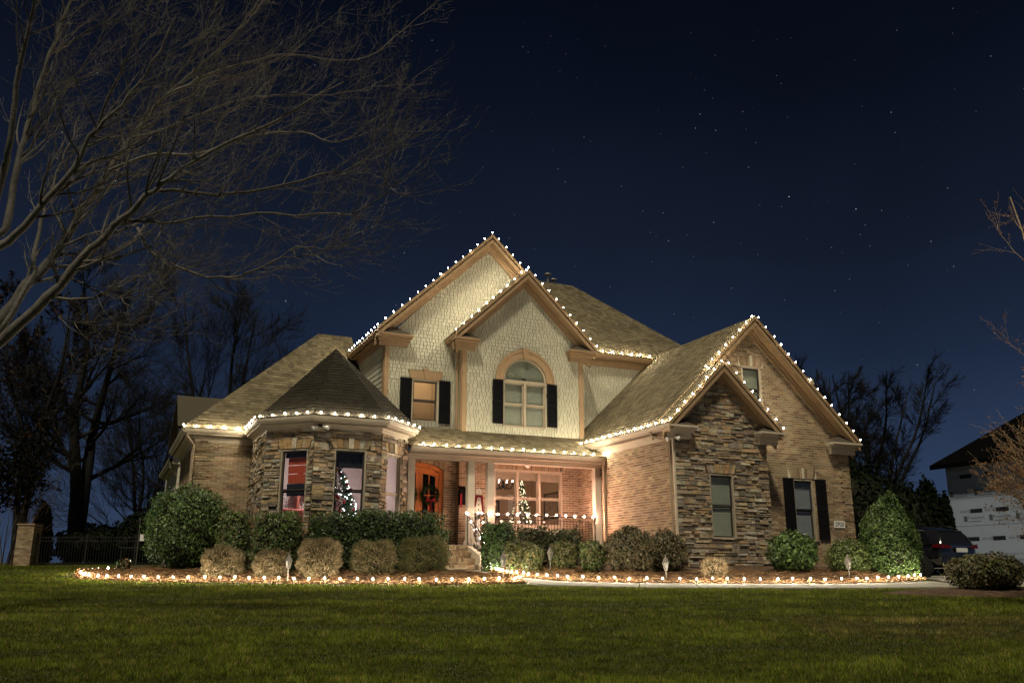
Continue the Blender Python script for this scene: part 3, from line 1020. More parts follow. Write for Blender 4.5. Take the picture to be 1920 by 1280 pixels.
# --- windows
def window(F, x0, x1, z0, z1, sash='sash', blind=None, casing='sash_tan', cols=1, sill=None, depth=.10, midrail=.5, cw=.05):
    fr = MB()
    fr.fbox(F, x0, x1, z1 - cw, z1, -depth, .012)
    fr.fbox(F, x0, x0 + cw, z0, z1 - cw - .001, -depth, .012)
    fr.fbox(F, x1 - cw, x1, z0, z1 - cw - .001, -depth, .012)
    fr.fbox(F, x0 + cw + .001, x1 - cw - .001, z0, z0 + cw, -depth, .012)
    wd = (x1 - x0 - cw * 2) / cols
    for k in range(1, cols):
        xm = x0 + cw + wd * k
        fr.fbox(F, xm - .04, xm + .04, z0 + cw + .001, z1 - cw - .001, -depth, .010)
    w = fr.build('window', casing, house)
    for k in range(cols):
        a = x0 + cw + wd * k + (.041 if k else .001)
        b = x0 + cw + wd * (k + 1) - (.041 if k < cols - 1 else .001)
        zb, zt = z0 + cw + .001, z1 - cw - .001
        zm = zb + (zt - zb) * midrail
        r = .045
        for (lo, hi, h) in ((zb, zm - .002, -.075), (zm + .002, zt, -.045)):
            s = MB()
            s.fbox(F, a, a + r, lo, hi, h - .03, h)
            s.fbox(F, b - r, b, lo, hi, h - .03, h)
            s.fbox(F, a + r + .001, b - r - .001, lo, lo + r, h - .03, h)
            s.fbox(F, a + r + .001, b - r - .001, hi - r, hi, h - .03, h)
            so = s.build('sash', sash, w)
            p = MB(); p.fbox(F, a + r + .001, b - r - .001, lo + r + .001, hi - r - .001, h - .018, h - .013)
            p.build('pane', 'glass', w)
        if blind:
            bl = MB()
            nz = int((zt - zb) / .05)
            for i in range(nz):
                z = zb + i * .05
                bl.solid([F.p(a, z - .004, -.130), F.p(b, z - .004, -.130), F.p(b, z + .054, -.150), F.p(a, z + .054, -.150), F.p(a, z - .004, -.134), F.p(b, z - .004, -.134), F.p(b, z + .054, -.154), F.p(a, z + .054, -.154)],
                         [(0, 1, 2, 3), (7, 6, 5, 4), (0, 4, 5, 1)])
            bl.build('blind', blind, w)
    if sill:
        s = MB(); s.fbox(F, x0 - .05, x1 + .05, z0 - .06, z0 - .002, -.05, .055); s.build('sill', sill, w)
    return w
w1 = window(FT1, .52, 1.43, 1.12, 3.45, depth=.12)
w2 = window(FT2, .58, 1.52, 1.12, 3.47, depth=.12)
w3 = window(FT3, .35, 1.28, 1.12, 3.48, sash='sash_tan', depth=.12)
window(FS, 1.21, 2.10, 1.03, 2.95, blind='blind', sill='sash', depth=.12)
window(FB, 5.15, 6.0, 1.05, 3.03, blind='blind_dark', sill='sash', depth=.12)
window(FB, 3.37, 4.16, 5.1, 6.64, blind='blind', casing='trim_cream', depth=.12)
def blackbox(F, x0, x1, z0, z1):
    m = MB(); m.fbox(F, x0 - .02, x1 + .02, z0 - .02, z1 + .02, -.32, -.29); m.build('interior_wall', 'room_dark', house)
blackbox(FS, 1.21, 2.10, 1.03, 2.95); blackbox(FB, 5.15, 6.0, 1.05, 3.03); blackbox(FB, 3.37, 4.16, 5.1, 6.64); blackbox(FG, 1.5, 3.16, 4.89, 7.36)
w_up = window(FF, .97, 1.92, 5.0, 6.45)
w_ar = window(FG, 1.50, 3.16, 4.89, 6.50, sash='sash_tan', blind='blind', cols=2)
w_tr = window(FW, 1.26, 3.88, 1.58, 3.50, sash='sash_tan', casing='trim_cream', cols=3, depth=.1, cw=.06)
mb = MB(); mb.fbox(FW, 1.2, 3.94, 1.44, 1.57, -.05, .06); mb.build('sill', 'trim_cream', w_tr)
# fanlight with pleated sunburst shade, its frame and the arched head
cxa, zs = 2.33, 6.52
def arc(F, r0, r1, h0, h1, a0, a1, mb, n=24, tint=None):
    for k in range(n):
        b0, b1 = a0 + (a1 - a0) * k / n, a0 + (a1 - a0) * (k + 1) / n
        mb.prism([F.p(cxa + r0 * math.cos(b0), zs + r0 * math.sin(b0), h0), F.p(cxa + r1 * math.cos(b0), zs + r1 * math.sin(b0), h0),
                  F.p(cxa + r1 * math.cos(b1), zs + r1 * math.sin(b1), h0), F.p(cxa + r0 * math.cos(b1), zs + r0 * math.sin(b1), h0)], F.N * (h1 - h0), tint)
fan = MB(); arc(FG, .76, .83, -.1, .014, 0, math.pi, fan); fan.fbox(FG, 1.5, 3.16, 6.502, 6.55, -.1, .014)
fan_o = fan.build('fanlight', 'sash_tan', house)
pl = MB()
for k in range(32):
    a0, a1, am = math.pi * k / 32, math.pi * (k + 1) / 32, math.pi * (k + .5) / 32
    c0 = FG.p(cxa, zs + .04, -.10)
    pa = FG.p(cxa + .76 * math.cos(a0), zs + .03 + .74 * math.sin(a0), -.105)
    pm = FG.p(cxa + .76 * math.cos(am), zs + .03 + .74 * math.sin(am), -.045)
    pb = FG.p(cxa + .76 * math.cos(a1), zs + .03 + .74 * math.sin(a1), -.105)
    pl.poly([c0, pa, pm]); pl.poly([c0, pm, pb])
pl.build('pleated_shade', 'blind', fan_o)
mb = MB(); mb.lathe((0, 0, 0), [(.02, 0), (.09, .0), (.09, .02)], 12)
hubo = MB()
for k in range(12):
    a0, a1 = math.pi * k / 12, math.pi * (k + 1) / 12
    hubo.prism([FG.p(cxa, zs + .04, -.068), FG.p(cxa + .1 * math.cos(a0), zs + .04 + .1 * math.sin(a0), -.068), FG.p(cxa + .1 * math.cos(a1), zs + .04 + .1 * math.sin(a1), -.068)], FG.N * .01)
hubo.build('hub', 'sash', fan_o)
pn = MB(); pn.poly([FG.p(cxa + .76 * math.cos(math.pi * k / 24), zs + .03 + .74 * math.sin(math.pi * k / 24), -.03) for k in range(25)]); pn.build('pane', 'glass', fan_o)
ar = MB(); arc(FG, .835, 1.13, .0, .07, 0, math.pi, ar); arc(FG, 1.05, 1.13, .072, .095, 0, math.pi, ar)
ar.build('arch_trim', 'trim_tan', house)
mb = MB(); mb.prism([FG.p(cxa - .08, zs + .80, 0), FG.p(cxa + .08, zs + .80, 0), FG.p(cxa + .13, zs + 1.19, 0), FG.p(cxa - .13, zs + 1.19, 0)], FG.N * .12); mb.build('keystone', 'trim_tan', house)
# head trim with keystone over the upper left window
mb = MB(); mb.prism([FF.p(.90, 6.452, 0), FF.p(1.99, 6.452, 0), FF.p(2.06, 6.75, 0), FF.p(.83, 6.75, 0)], FF.N * .06); mb.build('window_head', 'trim_tan', house)
mb = MB(); mb.prism([FF.p(1.39, 6.453, 0), FF.p(1.50, 6.453, 0), FF.p(1.55, 6.81, 0), FF.p(1.34, 6.81, 0)], FF.N * .10); mb.build('keystone', 'trim_tan', house)

# --- shutters with louvres
def shutter(F, x0, x1, z0, z1):
    s = MB()
    r = .055
    s.fbox(F, x0, x0 + r, z0, z1, .004, .075); s.fbox(F, x1 - r, x1, z0, z1, .004, .075)
    zm = (z0 + z1) / 2
    for a, b in ((z0, z0 + .08), (zm - .04, zm + .04), (z1 - .08, z1)):
        s.fbox(F, x0 + r + .001, x1 - r - .001, a, b, .004, .071)
    for a, b in ((z0 + .081, zm - .041), (zm + .041, z1 - .081)):
        s.fbox(F, x0 + r + .001, x1 - r - .001, a, b, .004, .045)
    o = s.build('shutter', 'shutter', house)
    l = MB()
    for a, b in ((z0 + .08, zm - .04), (zm + .04, z1 - .08)):
        nz = int((b - a) / .05)
        for i in range(nz):
            z = a + (b - a) * i / nz
            l.prism([F.p(x0 + r, z + .004, .064), F.p(x1 - r, z + .004, .064), F.p(x1 - r, z + .044, .048), F.p(x0 + r, z + .044, .048)], F.N * .005)
    l.build('louvre', 'shutter', o)
shutter(FB, 4.74, 5.13, 1.1, 3.05); shutter(FB, 6.09, 6.50, 1.1, 3.05)
shutter(FF, .55, .95, 4.98, 6.46); shutter(FF, 1.94, 2.34, 4.98, 6.46)
shutter(FG, 1.10, 1.48, 4.98, 6.50); shutter(FG, 3.18, 3.56, 4.98, 6.50)

# --- front door: two arched leaves with glass, in a wooden frame
fr = MB()
for k in range(20):
    xa = DX0 + (DX1 - DX0) * k / 20; xb = DX0 + (DX1 - DX0) * (k + 1) / 20
    fr.prism([(xa, 28.20, archz(xa) - .13), (xb, 28.20, archz(xb) - .13), (xb, 28.20, archz(xb) - .002), (xa, 28.20, archz(xa) - .002)], (0, .16, 0))
fr.box(DX0 + .002, DX0 + .13, 28.20, 28.36, DZ0, archz(DX0 + .13) - .135)
fr.box(DX1 - .13, DX1 - .002, 28.20, 28.36, DZ0, archz(DX1 - .13) - .135)
dfr = fr.build('door_frame', 'door_wood', house)
def leaf(xa, xb, hside):
    y0, y1 = 28.24, 28.30
    st = .12
    d = MB()
    d.box(xa, xa + st, y0, y1, DZ0, archz(xa + st) - .14 if xa < cxd else archz(xa + st) - .14)
    d.box(xb - st, xb, y0, y1, DZ0, min(archz(xb - st), archz(xb)) - .14)
    d.box(xa + st, xb - st, y0, y1, DZ0, DZ0 + .30)
    n = 8
    for k in range(n):
        a = xa + st + (xb - xa - 2 * st) * k / n; b = xa + st + (xb - xa - 2 * st) * (k + 1) / n
        d.prism([(a, y0, archz(a) - .34), (b, y0, archz(b) - .34), (b, y0, archz(b) - .14), (a, y0, archz(a) - .14)], (0, y1 - y0, 0))
    xm = (xa + xb) / 2
    d.box(xm - .015, xm + .015, y0 + .01, y1 - .01, DZ0 + .30, archz(xm) - .34)
    for z in (1.85, 2.55):
        d.box(xa + st, xm - .016, y0 + .01, y1 - .01, z, z + .03); d.box(xm + .016, xb - st, y0 + .01, y1 - .01, z, z + .03)
    o = d.build('door', 'door_wood', house)
    p = MB(); p.box(xa + st, xb - st, y0 + .028, y0 + .032, DZ0 + .30, min(archz(xa + st), archz(xb - st)) - .345); p.build('pane', 'glass', o)
    h = MB()
    hx = xb - st * .5 if hside > 0 else xa + st * .5
    h.box(hx - .025, hx + .025, y0 - .015, y0 - .001, 1.72, 2.0)
    h.tube([(hx, y0 - .015, 1.75), (hx, y0 - .06, 1.76), (hx, y0 - .06, 1.90), (hx, y0 - .015, 1.92)], .012, 6)
    h.build('handle', 'brass', o)
leaf(DX0 + .133, cxd - .003, 1)
leaf(cxd + .003, DX1 - .133, -1)

# --- porch: floor, columns, beam, railing, steps
mb = MB(); mb.box(8.20, 15.12, 25.60, 28.09, .765, .88); mb.build('porch_floor', 'concrete', house)
mb = MB(); mb.box(8.18, 15.12, 26.28, 28.08, 3.72, 3.76); mb.build('porch_ceiling', 'trim_cream', house)
mb = MB(); mb.box(8.18, 15.12, 26.06, 26.34, 3.48, 3.70); mb.build('porch_beam', 'trim_cream', house)
def column(cx, cy=26.2, w=.11):
    c = MB(); c.box(cx - w, cx + w, cy - w, cy + w, .98, 3.20); o = c.build('column', 'column', house)
    k = MB()
    k.box(cx - w - .03, cx + w + .03, cy - w - .03, cy + w + .03, 3.17, 3.21)
    k.box(cx - w + .003, cx + w - .003, cy - w + .003, cy + w - .003, 3.211, 3.479)
    k.box(cx - w - .02, cx + w + .02, cy - w - .02, cy + w + .02, 3.34, 3.37)
    k.build('capital', 'column', o)
    b = MB(); b.box(cx - w - .04, cx + w + .04, cy - w - .04, cy + w + .04, .882, 1.0); b.box(cx - w - .02, cx + w + .02, cy - w - .02, cy + w + .02, 1.0, 1.05); b.build('base', 'column', o)
for cx in (8.40, 10.39, 11.06, 14.98):
    column(cx)
def railing(p0, p1, n, post=(True, True), scroll=()):
    a, b = Vector(p0), Vector(p1)
    r = MB()
    r.tube([a, b], .022, 6)
    lo = Vector((0, 0, -.84))
    r.tube([a + lo, b + lo], .014, 4)
    r.tube([a + Vector((0, 0, -.13)), b + Vector((0, 0, -.13))], .012, 4)
    o = r.build('railing', 'iron', house)
    for k in range(n + 1):
        q = a.lerp(b, k / n)
        m = MB()
        if (k == 0 and post[0]) or (k == n and post[1]):
            m.tube([q + Vector((0, 0, -.94)), q], .018, 4)
            m.ball(q + Vector((0, 0, .03)), .03)
        else:
            m.tube([q + lo, q + Vector((0, 0, -.13))], .0075, 4)
        m.build('picket', 'iron', o)
    for t in scroll:
        q = a.lerp(b, t)
        dx = (b - a).normalized()
        m = MB()
        for sgn in (1, -1):
            for z0 in (-.32, -.62):
                pts = []
                for i in range(14):
                    an = i * .5
                    rr = .085 * (1 - i / 16)
                    pts.append(q + dx * (rr * math.cos(an) * sgn) + Vector((0, 0, z0 + rr * math.sin(an) * (1 if z0 > -.5 else -1))))
                m.tube(pts, .007, 4)
        m.build('scroll', 'iron', o)
railing((11.22, 26.1, 1.84), (14.82, 26.1, 1.84), 31, scroll=(.2, .5, .8))
railing((10.53, 26.1, 1.84), (10.93, 26.1, 1.84), 4)
railing((10.14, 25.75, 1.80), (10.14, 24.45, 1.06), 11, scroll=(.45,))
for k, (zt, y0) in enumerate(((.86, 25.58), (.665, 25.28), (.475, 24.98), (.285, 24.68))):
    s = MB(); s.box(8.68, 10.08, y0, 25.62 - .001 * k, zt - .19 if k < 3 else -.05, zt - .014)
    so = s.build('step', 'mortar', house)
    F = front(8.68, y0)
    def rowlock():
        x = 0
        while x < 1.4:
            yield (x, zt - .105, min(1.4, x + .072), zt - .002, .02, .02, vary(rnd.choice(BRICK), .15)); x += .08
        x = -.1
        while x < 1.4:
            yield (max(0, x), zt - .19, min(1.4, x + .24), zt - .117, .004, .004, vary(rnd.choice(BRICK), .15)); x += .25
    lay('brick', so, F, [(0, zt - .19), (1.4, zt - .19), (1.4, zt), (0, zt)], [], rowlock(), -9)
    t = MB()
    x = 8.68
    while x < 10.07:
        t.box(x, min(x + .072, 10.08), y0 + .002, y0 + .32, zt - .013, zt - .002, vary(rnd.choice(BRICK), .15)); x += .08
    t.build('tread', 'brick', so)
mb = MB(); mb.box(10.085, 10.22, 24.6, 25.6, 0, .55); mb.prism([(10.085, 24.6, .55), (10.085, 25.6, .55), (10.085, 25.6, .86)], (.135, 0, 0)); mb.build('step_cheek', 'mortar', house)
# ceiling lamp on the porch and flood lamps under the eaves
mb = MB(); mb.lathe((12.74, 26.9, 3.72), [(.09, 0), (.10, -.03), (.07, -.06), (.11, -.10), (.09, -.2), (.02, -.24)], 12); mb.build('porch_lamp', 'white_paint', house)
def flood(x, y, z, dx):
    m = MB()
    m.box(x - .05, x + .05, y - .02, y + .05, z - .05, z + .03)
    o = m.build('flood_lamp', 'sash', house)
    for s in (-1, 1):
        k = MB()
        c = Vector((x + s * .05 * dx[0], y + s * .05 * dx[1] - .03, z - .04))
        d = Vector((s * dx[0] * .8, s * dx[1] * .8 - .5, -.5)).normalized()
        k.tube([c, c + d * .05, c + d * .13, c + d * .17], [.02, .035, .06, .062], 10)
        k.build('lamp_head', 'white_paint', o)
flood(5.22, 24.66, 4.08, (1.4, -.6))
flood(14.98, 21.66, 3.98, (1, -.6))
# house number plate
mb = MB(); mb.fbox(FB, 6.74, 7.20, 1.50, 1.72, .02, .04); pl_o = mb.build('number_plate', 'white_paint', house)
def text(name, body, F, x, y, h, size, mat, parent, depth=.003, align='CENTER'):
    cu = bpy.data.curves.new(name, 'FONT')
    cu.body = body
    cu.size = size
    cu.align_x = align
    cu.align_y = 'CENTER'
    cu.extrude = depth
    cu.resolution_u = 2
    ob = bpy.data.objects.new(name, cu)
    ob.matrix_world = Matrix.Translation(F.p(x, y, h)) @ Matrix((F.U, F.V, F.N)).transposed().to_4x4()
    me = bpy.data.meshes.new_from_object(ob)
    mw = ob.matrix_world.copy()
    bpy.data.objects.remove(ob)
    me.materials.clear()
    me.materials.append(MATS[mat])
    ob = bpy.data.objects.new(name, me)
    ob.matrix_world = mw
    link(ob, parent)
    return ob
text('numeral', '2920', FB, 6.97, 1.61, .044, .19, 'print_dark', pl_o)

flush_pieces('brick', 'brick', 'brickwork', 'brick', 220)
flush_pieces('stone', 'stone', 'stonework', 'stone', 250)
flush_pieces('shake', 'shake', 'shake_siding', 'shake')
flush_pieces('siding_board', 'siding_board', 'siding', 'shake')
flush_pieces('shingle', 'shingle', 'shingle_layer', 'shingle')

# --- rooms behind the lit windows
def room(x0, x1, y0, y1, z0, z1, mat, floor='wood_red', skip_front=True):
    m = MB()
    m.poly([(x0, y1, z0), (x1, y1, z0), (x1, y1, z1), (x0, y1, z1)])
    m.poly([(x0, y0, z0), (x0, y1, z0), (x0, y1, z1), (x0, y0, z1)])
    m.poly([(x1, y0, z0), (x1, y0, z1), (x1, y1, z1), (x1, y1, z0)])
    m.poly([(x0, y0, z1), (x0, y1, z1), (x1, y1, z1), (x1, y0, z1)])
    m.build('interior_wall', mat, house)
    f = MB(); f.box(x0, x1, y0, y1, z0 - .05, z0); f.build('interior_floor', floor, house)
def ceiling_lamp(x, y, z, r, mat, name='ceiling_lamp'):
    m = MB(); m.lathe((x, y, z), [(r * .5, 0), (r, -.03), (r * .9, -.09), (r * .4, -.13)], 14); m.build(name, mat, house)
room(4.05, 8.05, 26.0, 29.8, .88, 3.80, 'room_wall')
mb = MB(); mb.poly([(4.05, 26.0, 3.80), (8.05, 26.0, 3.80), (7.0, 24.95, 3.80), (5.13, 24.95, 3.80)]); mb.poly([(4.05, 26, .9), (8.05, 26, .9), (7.0, 24.95, .9), (5.13, 24.95, .9)]); mb.build('interior_wall', 'room_wall', house)
ceiling_lamp(5.9, 27.6, 3.78, .28, 'lamp_room')
room(10.75, 15.0, 27.93, 31.4, .88, 3.72, 'room_wall_tan')
room(8.25, 10.6, 28.4, 30.6, .88, 3.72, 'room_dark')
room(8.15, 10.4, 28.22, 30.2, 4.75, 7.4, 'room_wall_tan', 'white_paint')
ceiling_lamp(9.75, 29.2, 7.38, .2, 'lamp_amber')
mb = MB(); mb.prism([(8.2, 29.6, 5.6), (9.4, 29.6, 6.75), (9.4, 29.6, 7.4), (8.2, 29.6, 7.4)], (0, .1, 0)); mb.build('sloped_ceiling', 'white_paint', house)
# roman shade and valances in the turret
mb = MB()
for k, (a, b) in enumerate(((3.02, 3.22), (2.78, 3.0), (2.50, 2.76))):
    mb.fbox(FT1, .66, 1.38, a, b, -.20 - .01 * k, -.185 - .01 * k)
mb.build('roman_shade', 'shade_red', w1)
for F, a, b, z0, z1, p in ((FT1, .57, 1.38, 3.22, 3.42, w1), (FT1, .66, 1.38, 2.15, 2.49, w1), (FT2, .63, 1.47, 2.95, 3.42, w2)):
    m = MB()
    nn = 16
    for k in range(nn):
        xa = a + (b - a) * k / nn; xb = a + (b - a) * (k + 1) / nn
        m.prism([F.p(xa, z0, -.17), F.p((xa + xb) / 2, z0, -.155), F.p(xb, z0, -.17), F.p(xb, z1, -.17), F.p((xa + xb) / 2, z1, -.155), F.p(xa, z1, -.17)][:3] , (0, 0, z1 - z0))
    m.build('valance', 'cloth_black', p)
m = MB()
for k in range(3):
    m.fbox(FW, 1.33 + k * .84, 2.12 + k * .84, 3.16, 3.42, -.16, -.14)
m.build('valance', 'sash_tan', w_tr)

# ------------------------------------------------------------------ strings of lights
def bulb_mesh(name, mat, r=.023, sz=1.4):
    mb = MB(); mb.ball((0, 0, 0), r, sub=1, sz=sz)
    me = mb.mesh(name)
    me.materials.append(MATS[mat])
    me.polygons.foreach_set('use_smooth', [True] * len(me.polygons))
    return me
BM_EAVE, BM_RAIL, BM_STEP, BM_BED = [[bulb_mesh('bulb', n_ + str(k), r_) for k in range(3)] for n_, r_ in (('bulb_warm', .017), ('bulb_pink', .018), ('bulb_step', .018), ('bulb_ground', .017))]
def string_lights(label, pts, mesh, sp=.385, up=.06, group='strings of lights on the house', jit=.012):
    P = [Vector(p) for p in pts]
    segs = [(a, b, (b - a).length) for a, b in zip(P[:-1], P[1:])]
    tot = sum(s[2] for s in segs)
    n = max(1, round(tot / sp))
    pos = []
    for k in range(n + 1):
        d = min(tot, max(0, tot * k / n + (rnd.uniform(-.025, .025) if 0 < k < n else 0)))
        for a, b, l in segs:
            if d <= l + 1e-6:
                pos.append(a.lerp(b, d / l if l else 0)); break
            d -= l
    w = MB()
    w.tube([p + Vector((0, 0, rnd.uniform(-.01, 0))) for p in P], .006, 4)
    for p in pos:
        w.tube([p + Vector((0, 0, -.01)), p + Vector((0, 0, up - .03))], .012, 5)
    o = w.build('string_lights', 'iron')
    tag(o, label, 'light string', group)
    for p in pos:
        b = bpy.data.objects.new('bulb', mesh[rnd.choice((0, 0, 0, 1, 2))])
        b.location = p + Vector((rnd.uniform(-jit, jit), rnd.uniform(-jit, jit), up + rnd.uniform(-jit, jit)))
        b.rotation_euler = (rnd.uniform(-.2, .2), rnd.uniform(-.2, .2), 0)
        link(b, o)
    return o
string_lights('light string along the left eave above the plain brick wall', [(1.82, 28.26, 4.35), (3.42, 28.26, 4.35)], BM_EAVE)
string_lights('light string curving round the gutter of the stone turret', [(3.61, 28.0, 4.35), (3.61, 25.78, 4.35), (4.95, 24.44, 4.35), (7.18, 24.44, 4.35), (8.52, 25.78, 4.35)], BM_EAVE)
string_lights('light string along the gutter over the front porch', [(8.62, 25.69, 3.84), (15.02, 25.69, 3.84)], BM_EAVE)
string_lights('light string on the garage wing eave and round the small stone gable', [(14.73, 27.6, 4.35), (14.73, 21.38, 4.35), (16.85, 21.38, 6.40), (18.98, 21.38, 4.36)], BM_EAVE)
string_lights('light string on the rakes of the tall brick garage gable', [(16.75, 22.18, 6.30), (18.85, 22.18, 8.32), (22.98, 22.18, 4.36)], BM_EAVE)
string_lights('light string on both rakes of the front gable over the arched window', [(10.08, 26.88, 7.95), (12.8, 26.88, 10.57), (15.52, 26.88, 7.95)], BM_EAVE)
string_lights('light string over the highest gable and down its left eave', [(7.58, 31.5, 8.03), (7.58, 27.68, 8.03), (11.75, 27.68, 12.02), (13.1, 27.68, 10.76)], BM_EAVE)
string_lights('light string on the short upper eave right of the front gable', [(15.82, 27.68, 8.03), (18.3, 27.68, 8.03)], BM_EAVE)
string_lights('light string wound along the iron porch railing', [(11.3, 26.06, 1.84), (14.74, 26.06, 1.84)], BM_RAIL, .36, .03)
string_lights('short light string on the railing between the paired columns', [(10.2, 26.02, 1.84), (10.98, 26.02, 1.84)], BM_STEP, .36, .03)
string_lights('light string wound down the railing beside the brick steps', [(10.12, 25.7, 1.80), (10.18, 25.3, 1.3), (10.12, 25.0, 1.36), (10.2, 24.7, .9), (10.14, 24.5, .5), (10.22, 24.35, .2)], BM_STEP, .33, .02)
string_lights('light string hanging straight down between the paired columns', [(10.74, 26.02, 1.86), (10.76, 25.98, 1.5), (10.72, 25.98, 1.1), (10.76, 25.6, .7)], BM_STEP, .33, .02)
def ground_line(label, P, off):
    pts = []
    for k in range(len(P)):
        L, D = P[k]
        x, y = LD(L, D)
        pts.append((x, y, H(x, y) + off))
    return string_lights(label, pts, BM_BED, .37, .085, 'strings of lights on the ground', .012)
ground_line('ground light string edging the left bed along the lawn', [(-11.2, 25.9), (-11.5, 25.1), (-11.4, 24.2), (-11.15, 23.5), (-10.55, 22.55), (-9.69, 22.03), (-8.58, 21.65), (-7.07, 21.55), (-4.43, 21.15), (-1.94, 20.85), (-.73, 20.85), (.26, 21.3), (-.6, 22.7)], .05)
ground_line('ground light string edging the right bed beside the concrete walk', [(-.6, 26.4), (-.22, 24.4), (.45, 22.75), (1.3, 21.68), (2.95, 21.17), (5.37, 20.97), (7.82, 20.97), (9.38, 21.85), (10.1, 22.5)], .05)

# ------------------------------------------------------------------ plants
def leaves(n, surf, size, pal, flat=.5, depth=(.74, 1.02), asp=.55):
    """n leaf quads on the outside of a rounded solid; surf(u, v) -> points, normals in unit space"""
    P, Nn = surf(n)
    k = depth[0] + (depth[1] - depth[0]) * rng.random(n) ** .6
    k = np.where(rng.random(n) < .05, k + rng.random(n) * .12, k)
    q = P / np.abs(P).max()
    hole = np.sin(q[:, 0] * 9 + 2 * np.sin(q[:, 2] * 5)) * np.sin(q[:, 2] * 8 + 2 * np.sin(q[:, 1] * 6)) + .5 * np.sin(q[:, 0] * 21 + q[:, 1] * 17) * np.sin(q[:, 2] * 19 + q[:, 1] * 7)
    k = k - .11 * np.clip(-hole, 0, 1) + .03 * np.clip(hole, 0, 1)
    P = P * k[:, None]
    d = Nn + rng.normal(0, flat, (n, 3))
    d /= np.linalg.norm(d, axis=1)[:, None]
    t = rng.normal(0, 1, (n, 3))
    t -= (t * d).sum(1)[:, None] * d
    t /= np.linalg.norm(t, axis=1)[:, None]
    b = np.cross(d, t)
    s = size * (.6 + .8 * rng.random(n))[:, None]
    return P, t * s, b * s * asp, d

def superq(shape, rx, ry, rz, e=2.0):
    """surface sampler centred on the middle of the shape"""
    def f(n):
        d = rng.normal(0, 1, (n, 3))
        d /= np.linalg.norm(d, axis=1)[:, None]
        ex = {'round': 2.4, 'box': 7.0, 'cone': 2.3, 'vase': 3.4, 'mound': 3.0}[shape]
        r = (np.abs(d) ** ex).sum(1) ** (-1 / ex)
        p = d * r[:, None]
        nn = np.sign(d) * np.abs(p) ** (ex - 1)
        la = .55 if shape == 'box' else 1.25
        lump = 1 + la * (.05 * np.sin(p[:, 0] * 5 + e) * np.sin(p[:, 2] * 4 + e * 2) + .04 * np.sin(p[:, 1] * 7 + e) + .035 * np.sin(p[:, 2] * 9 + p[:, 0] * 6 + e * 3) + .03 * np.sin(p[:, 0] * 13 + e * 5) * np.sin(p[:, 2] * 11 + e))
        if shape == 'cone':
            k = np.clip(1.06 - .55 * ((p[:, 2] + 1) / 2) ** 1.5, .1, 2)
            p[:, 0] *= k; p[:, 1] *= k
        if shape == 'vase':
            k = .68 + .32 * (p[:, 2] + 1) / 2
            p[:, 0] *= k; p[:, 1] *= k
        p = p * lump[:, None]
        p *= np.array([rx, ry, rz])
        nn = nn / np.array([rx, ry, rz])
        nn /= np.linalg.norm(nn, axis=1)[:, None]
        return p, nn
    return f

def shrub(name, label, cat, L, D, w, h, shape='round', kind='leaf', pal=None, n=5200, size=.045, depth=None, group=None, rot=None, ground=.05, mat='leaf'):
    x, y = LD(L, D)
    z = H(x, y) + ground
    o = empty(name, (x, y, z), rot if rot is not None else rnd.uniform(-.2, .2), label, cat, group)
    rx, ry, rz = w / 2, (depth or w) / 2, h / 2
    sf = superq(shape, rx, ry, rz, rnd.uniform(0, 6))
    c = np.array([0, 0, rz])
    if kind == 'leaf':
        P, t, b, d = leaves(n, sf, size, pal, .6)
        V = np.stack([P - t, P + b * .9 - t * .1, P + t, P - b * .9 - t * .1], 1) + c
        F = np.arange(n * 4).reshape(n, 4)
        m = 4
    else:
        P, Nn = sf(n)
        P = P * (.72 + .3 * rng.random(n))[:, None]
        d = Nn * .8 + rng.normal(0, .42, (n, 3)) + np.array([0, 0, .28])
        d /= np.linalg.norm(d, axis=1)[:, None]
        sd = np.cross(d, rng.normal(0, 1, (n, 3)))
        sd /= np.linalg.norm(sd, axis=1)[:, None]
        l = (size * (.6 + .9 * rng.random(n)))[:, None]
        wd = .0055
        V = np.stack([P - d * l - sd * wd, P - d * l + sd * wd, P + d * l * .8], 1) + c
        F = np.arange(n * 3).reshape(n, 3)
        m = 3
    pc = np.array(pal)[rng.integers(0, len(pal), n)] * (.5 + 1.0 * rng.random(n))[:, None]
    vx, vy, vz = V[..., 0], V[..., 1], V[..., 2]
    V[..., 2] = np.maximum(vz, -.03)
    ob = arr_obj('foliage', V.reshape(-1, 3), F, np.repeat(pc, m, 0), mat if kind == 'leaf' else 'twig')
    ob.parent = o
    # inner twigs and dense heart of the plant
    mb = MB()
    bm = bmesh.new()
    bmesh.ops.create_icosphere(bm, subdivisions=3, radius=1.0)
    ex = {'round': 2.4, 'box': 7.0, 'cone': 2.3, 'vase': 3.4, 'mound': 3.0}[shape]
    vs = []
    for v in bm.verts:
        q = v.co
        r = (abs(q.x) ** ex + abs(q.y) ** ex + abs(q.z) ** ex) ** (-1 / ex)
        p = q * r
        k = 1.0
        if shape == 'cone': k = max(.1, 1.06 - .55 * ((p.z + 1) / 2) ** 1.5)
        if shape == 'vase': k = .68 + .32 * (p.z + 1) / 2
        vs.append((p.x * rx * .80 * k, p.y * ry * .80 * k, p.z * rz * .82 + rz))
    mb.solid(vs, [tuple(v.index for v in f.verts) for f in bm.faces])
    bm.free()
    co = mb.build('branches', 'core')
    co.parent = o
    st = MB()
    for k in range(3):
        an = k * 2.1 + L
        st.tube([(math.cos(an) * .05, math.sin(an) * .05, -.12), (math.cos(an) * .12, math.sin(an) * .12, h * .4)], [.022, .014], 5, (.12, .09, .06))
    so = st.build('stem', 'bark')
    so.parent = o
    return o

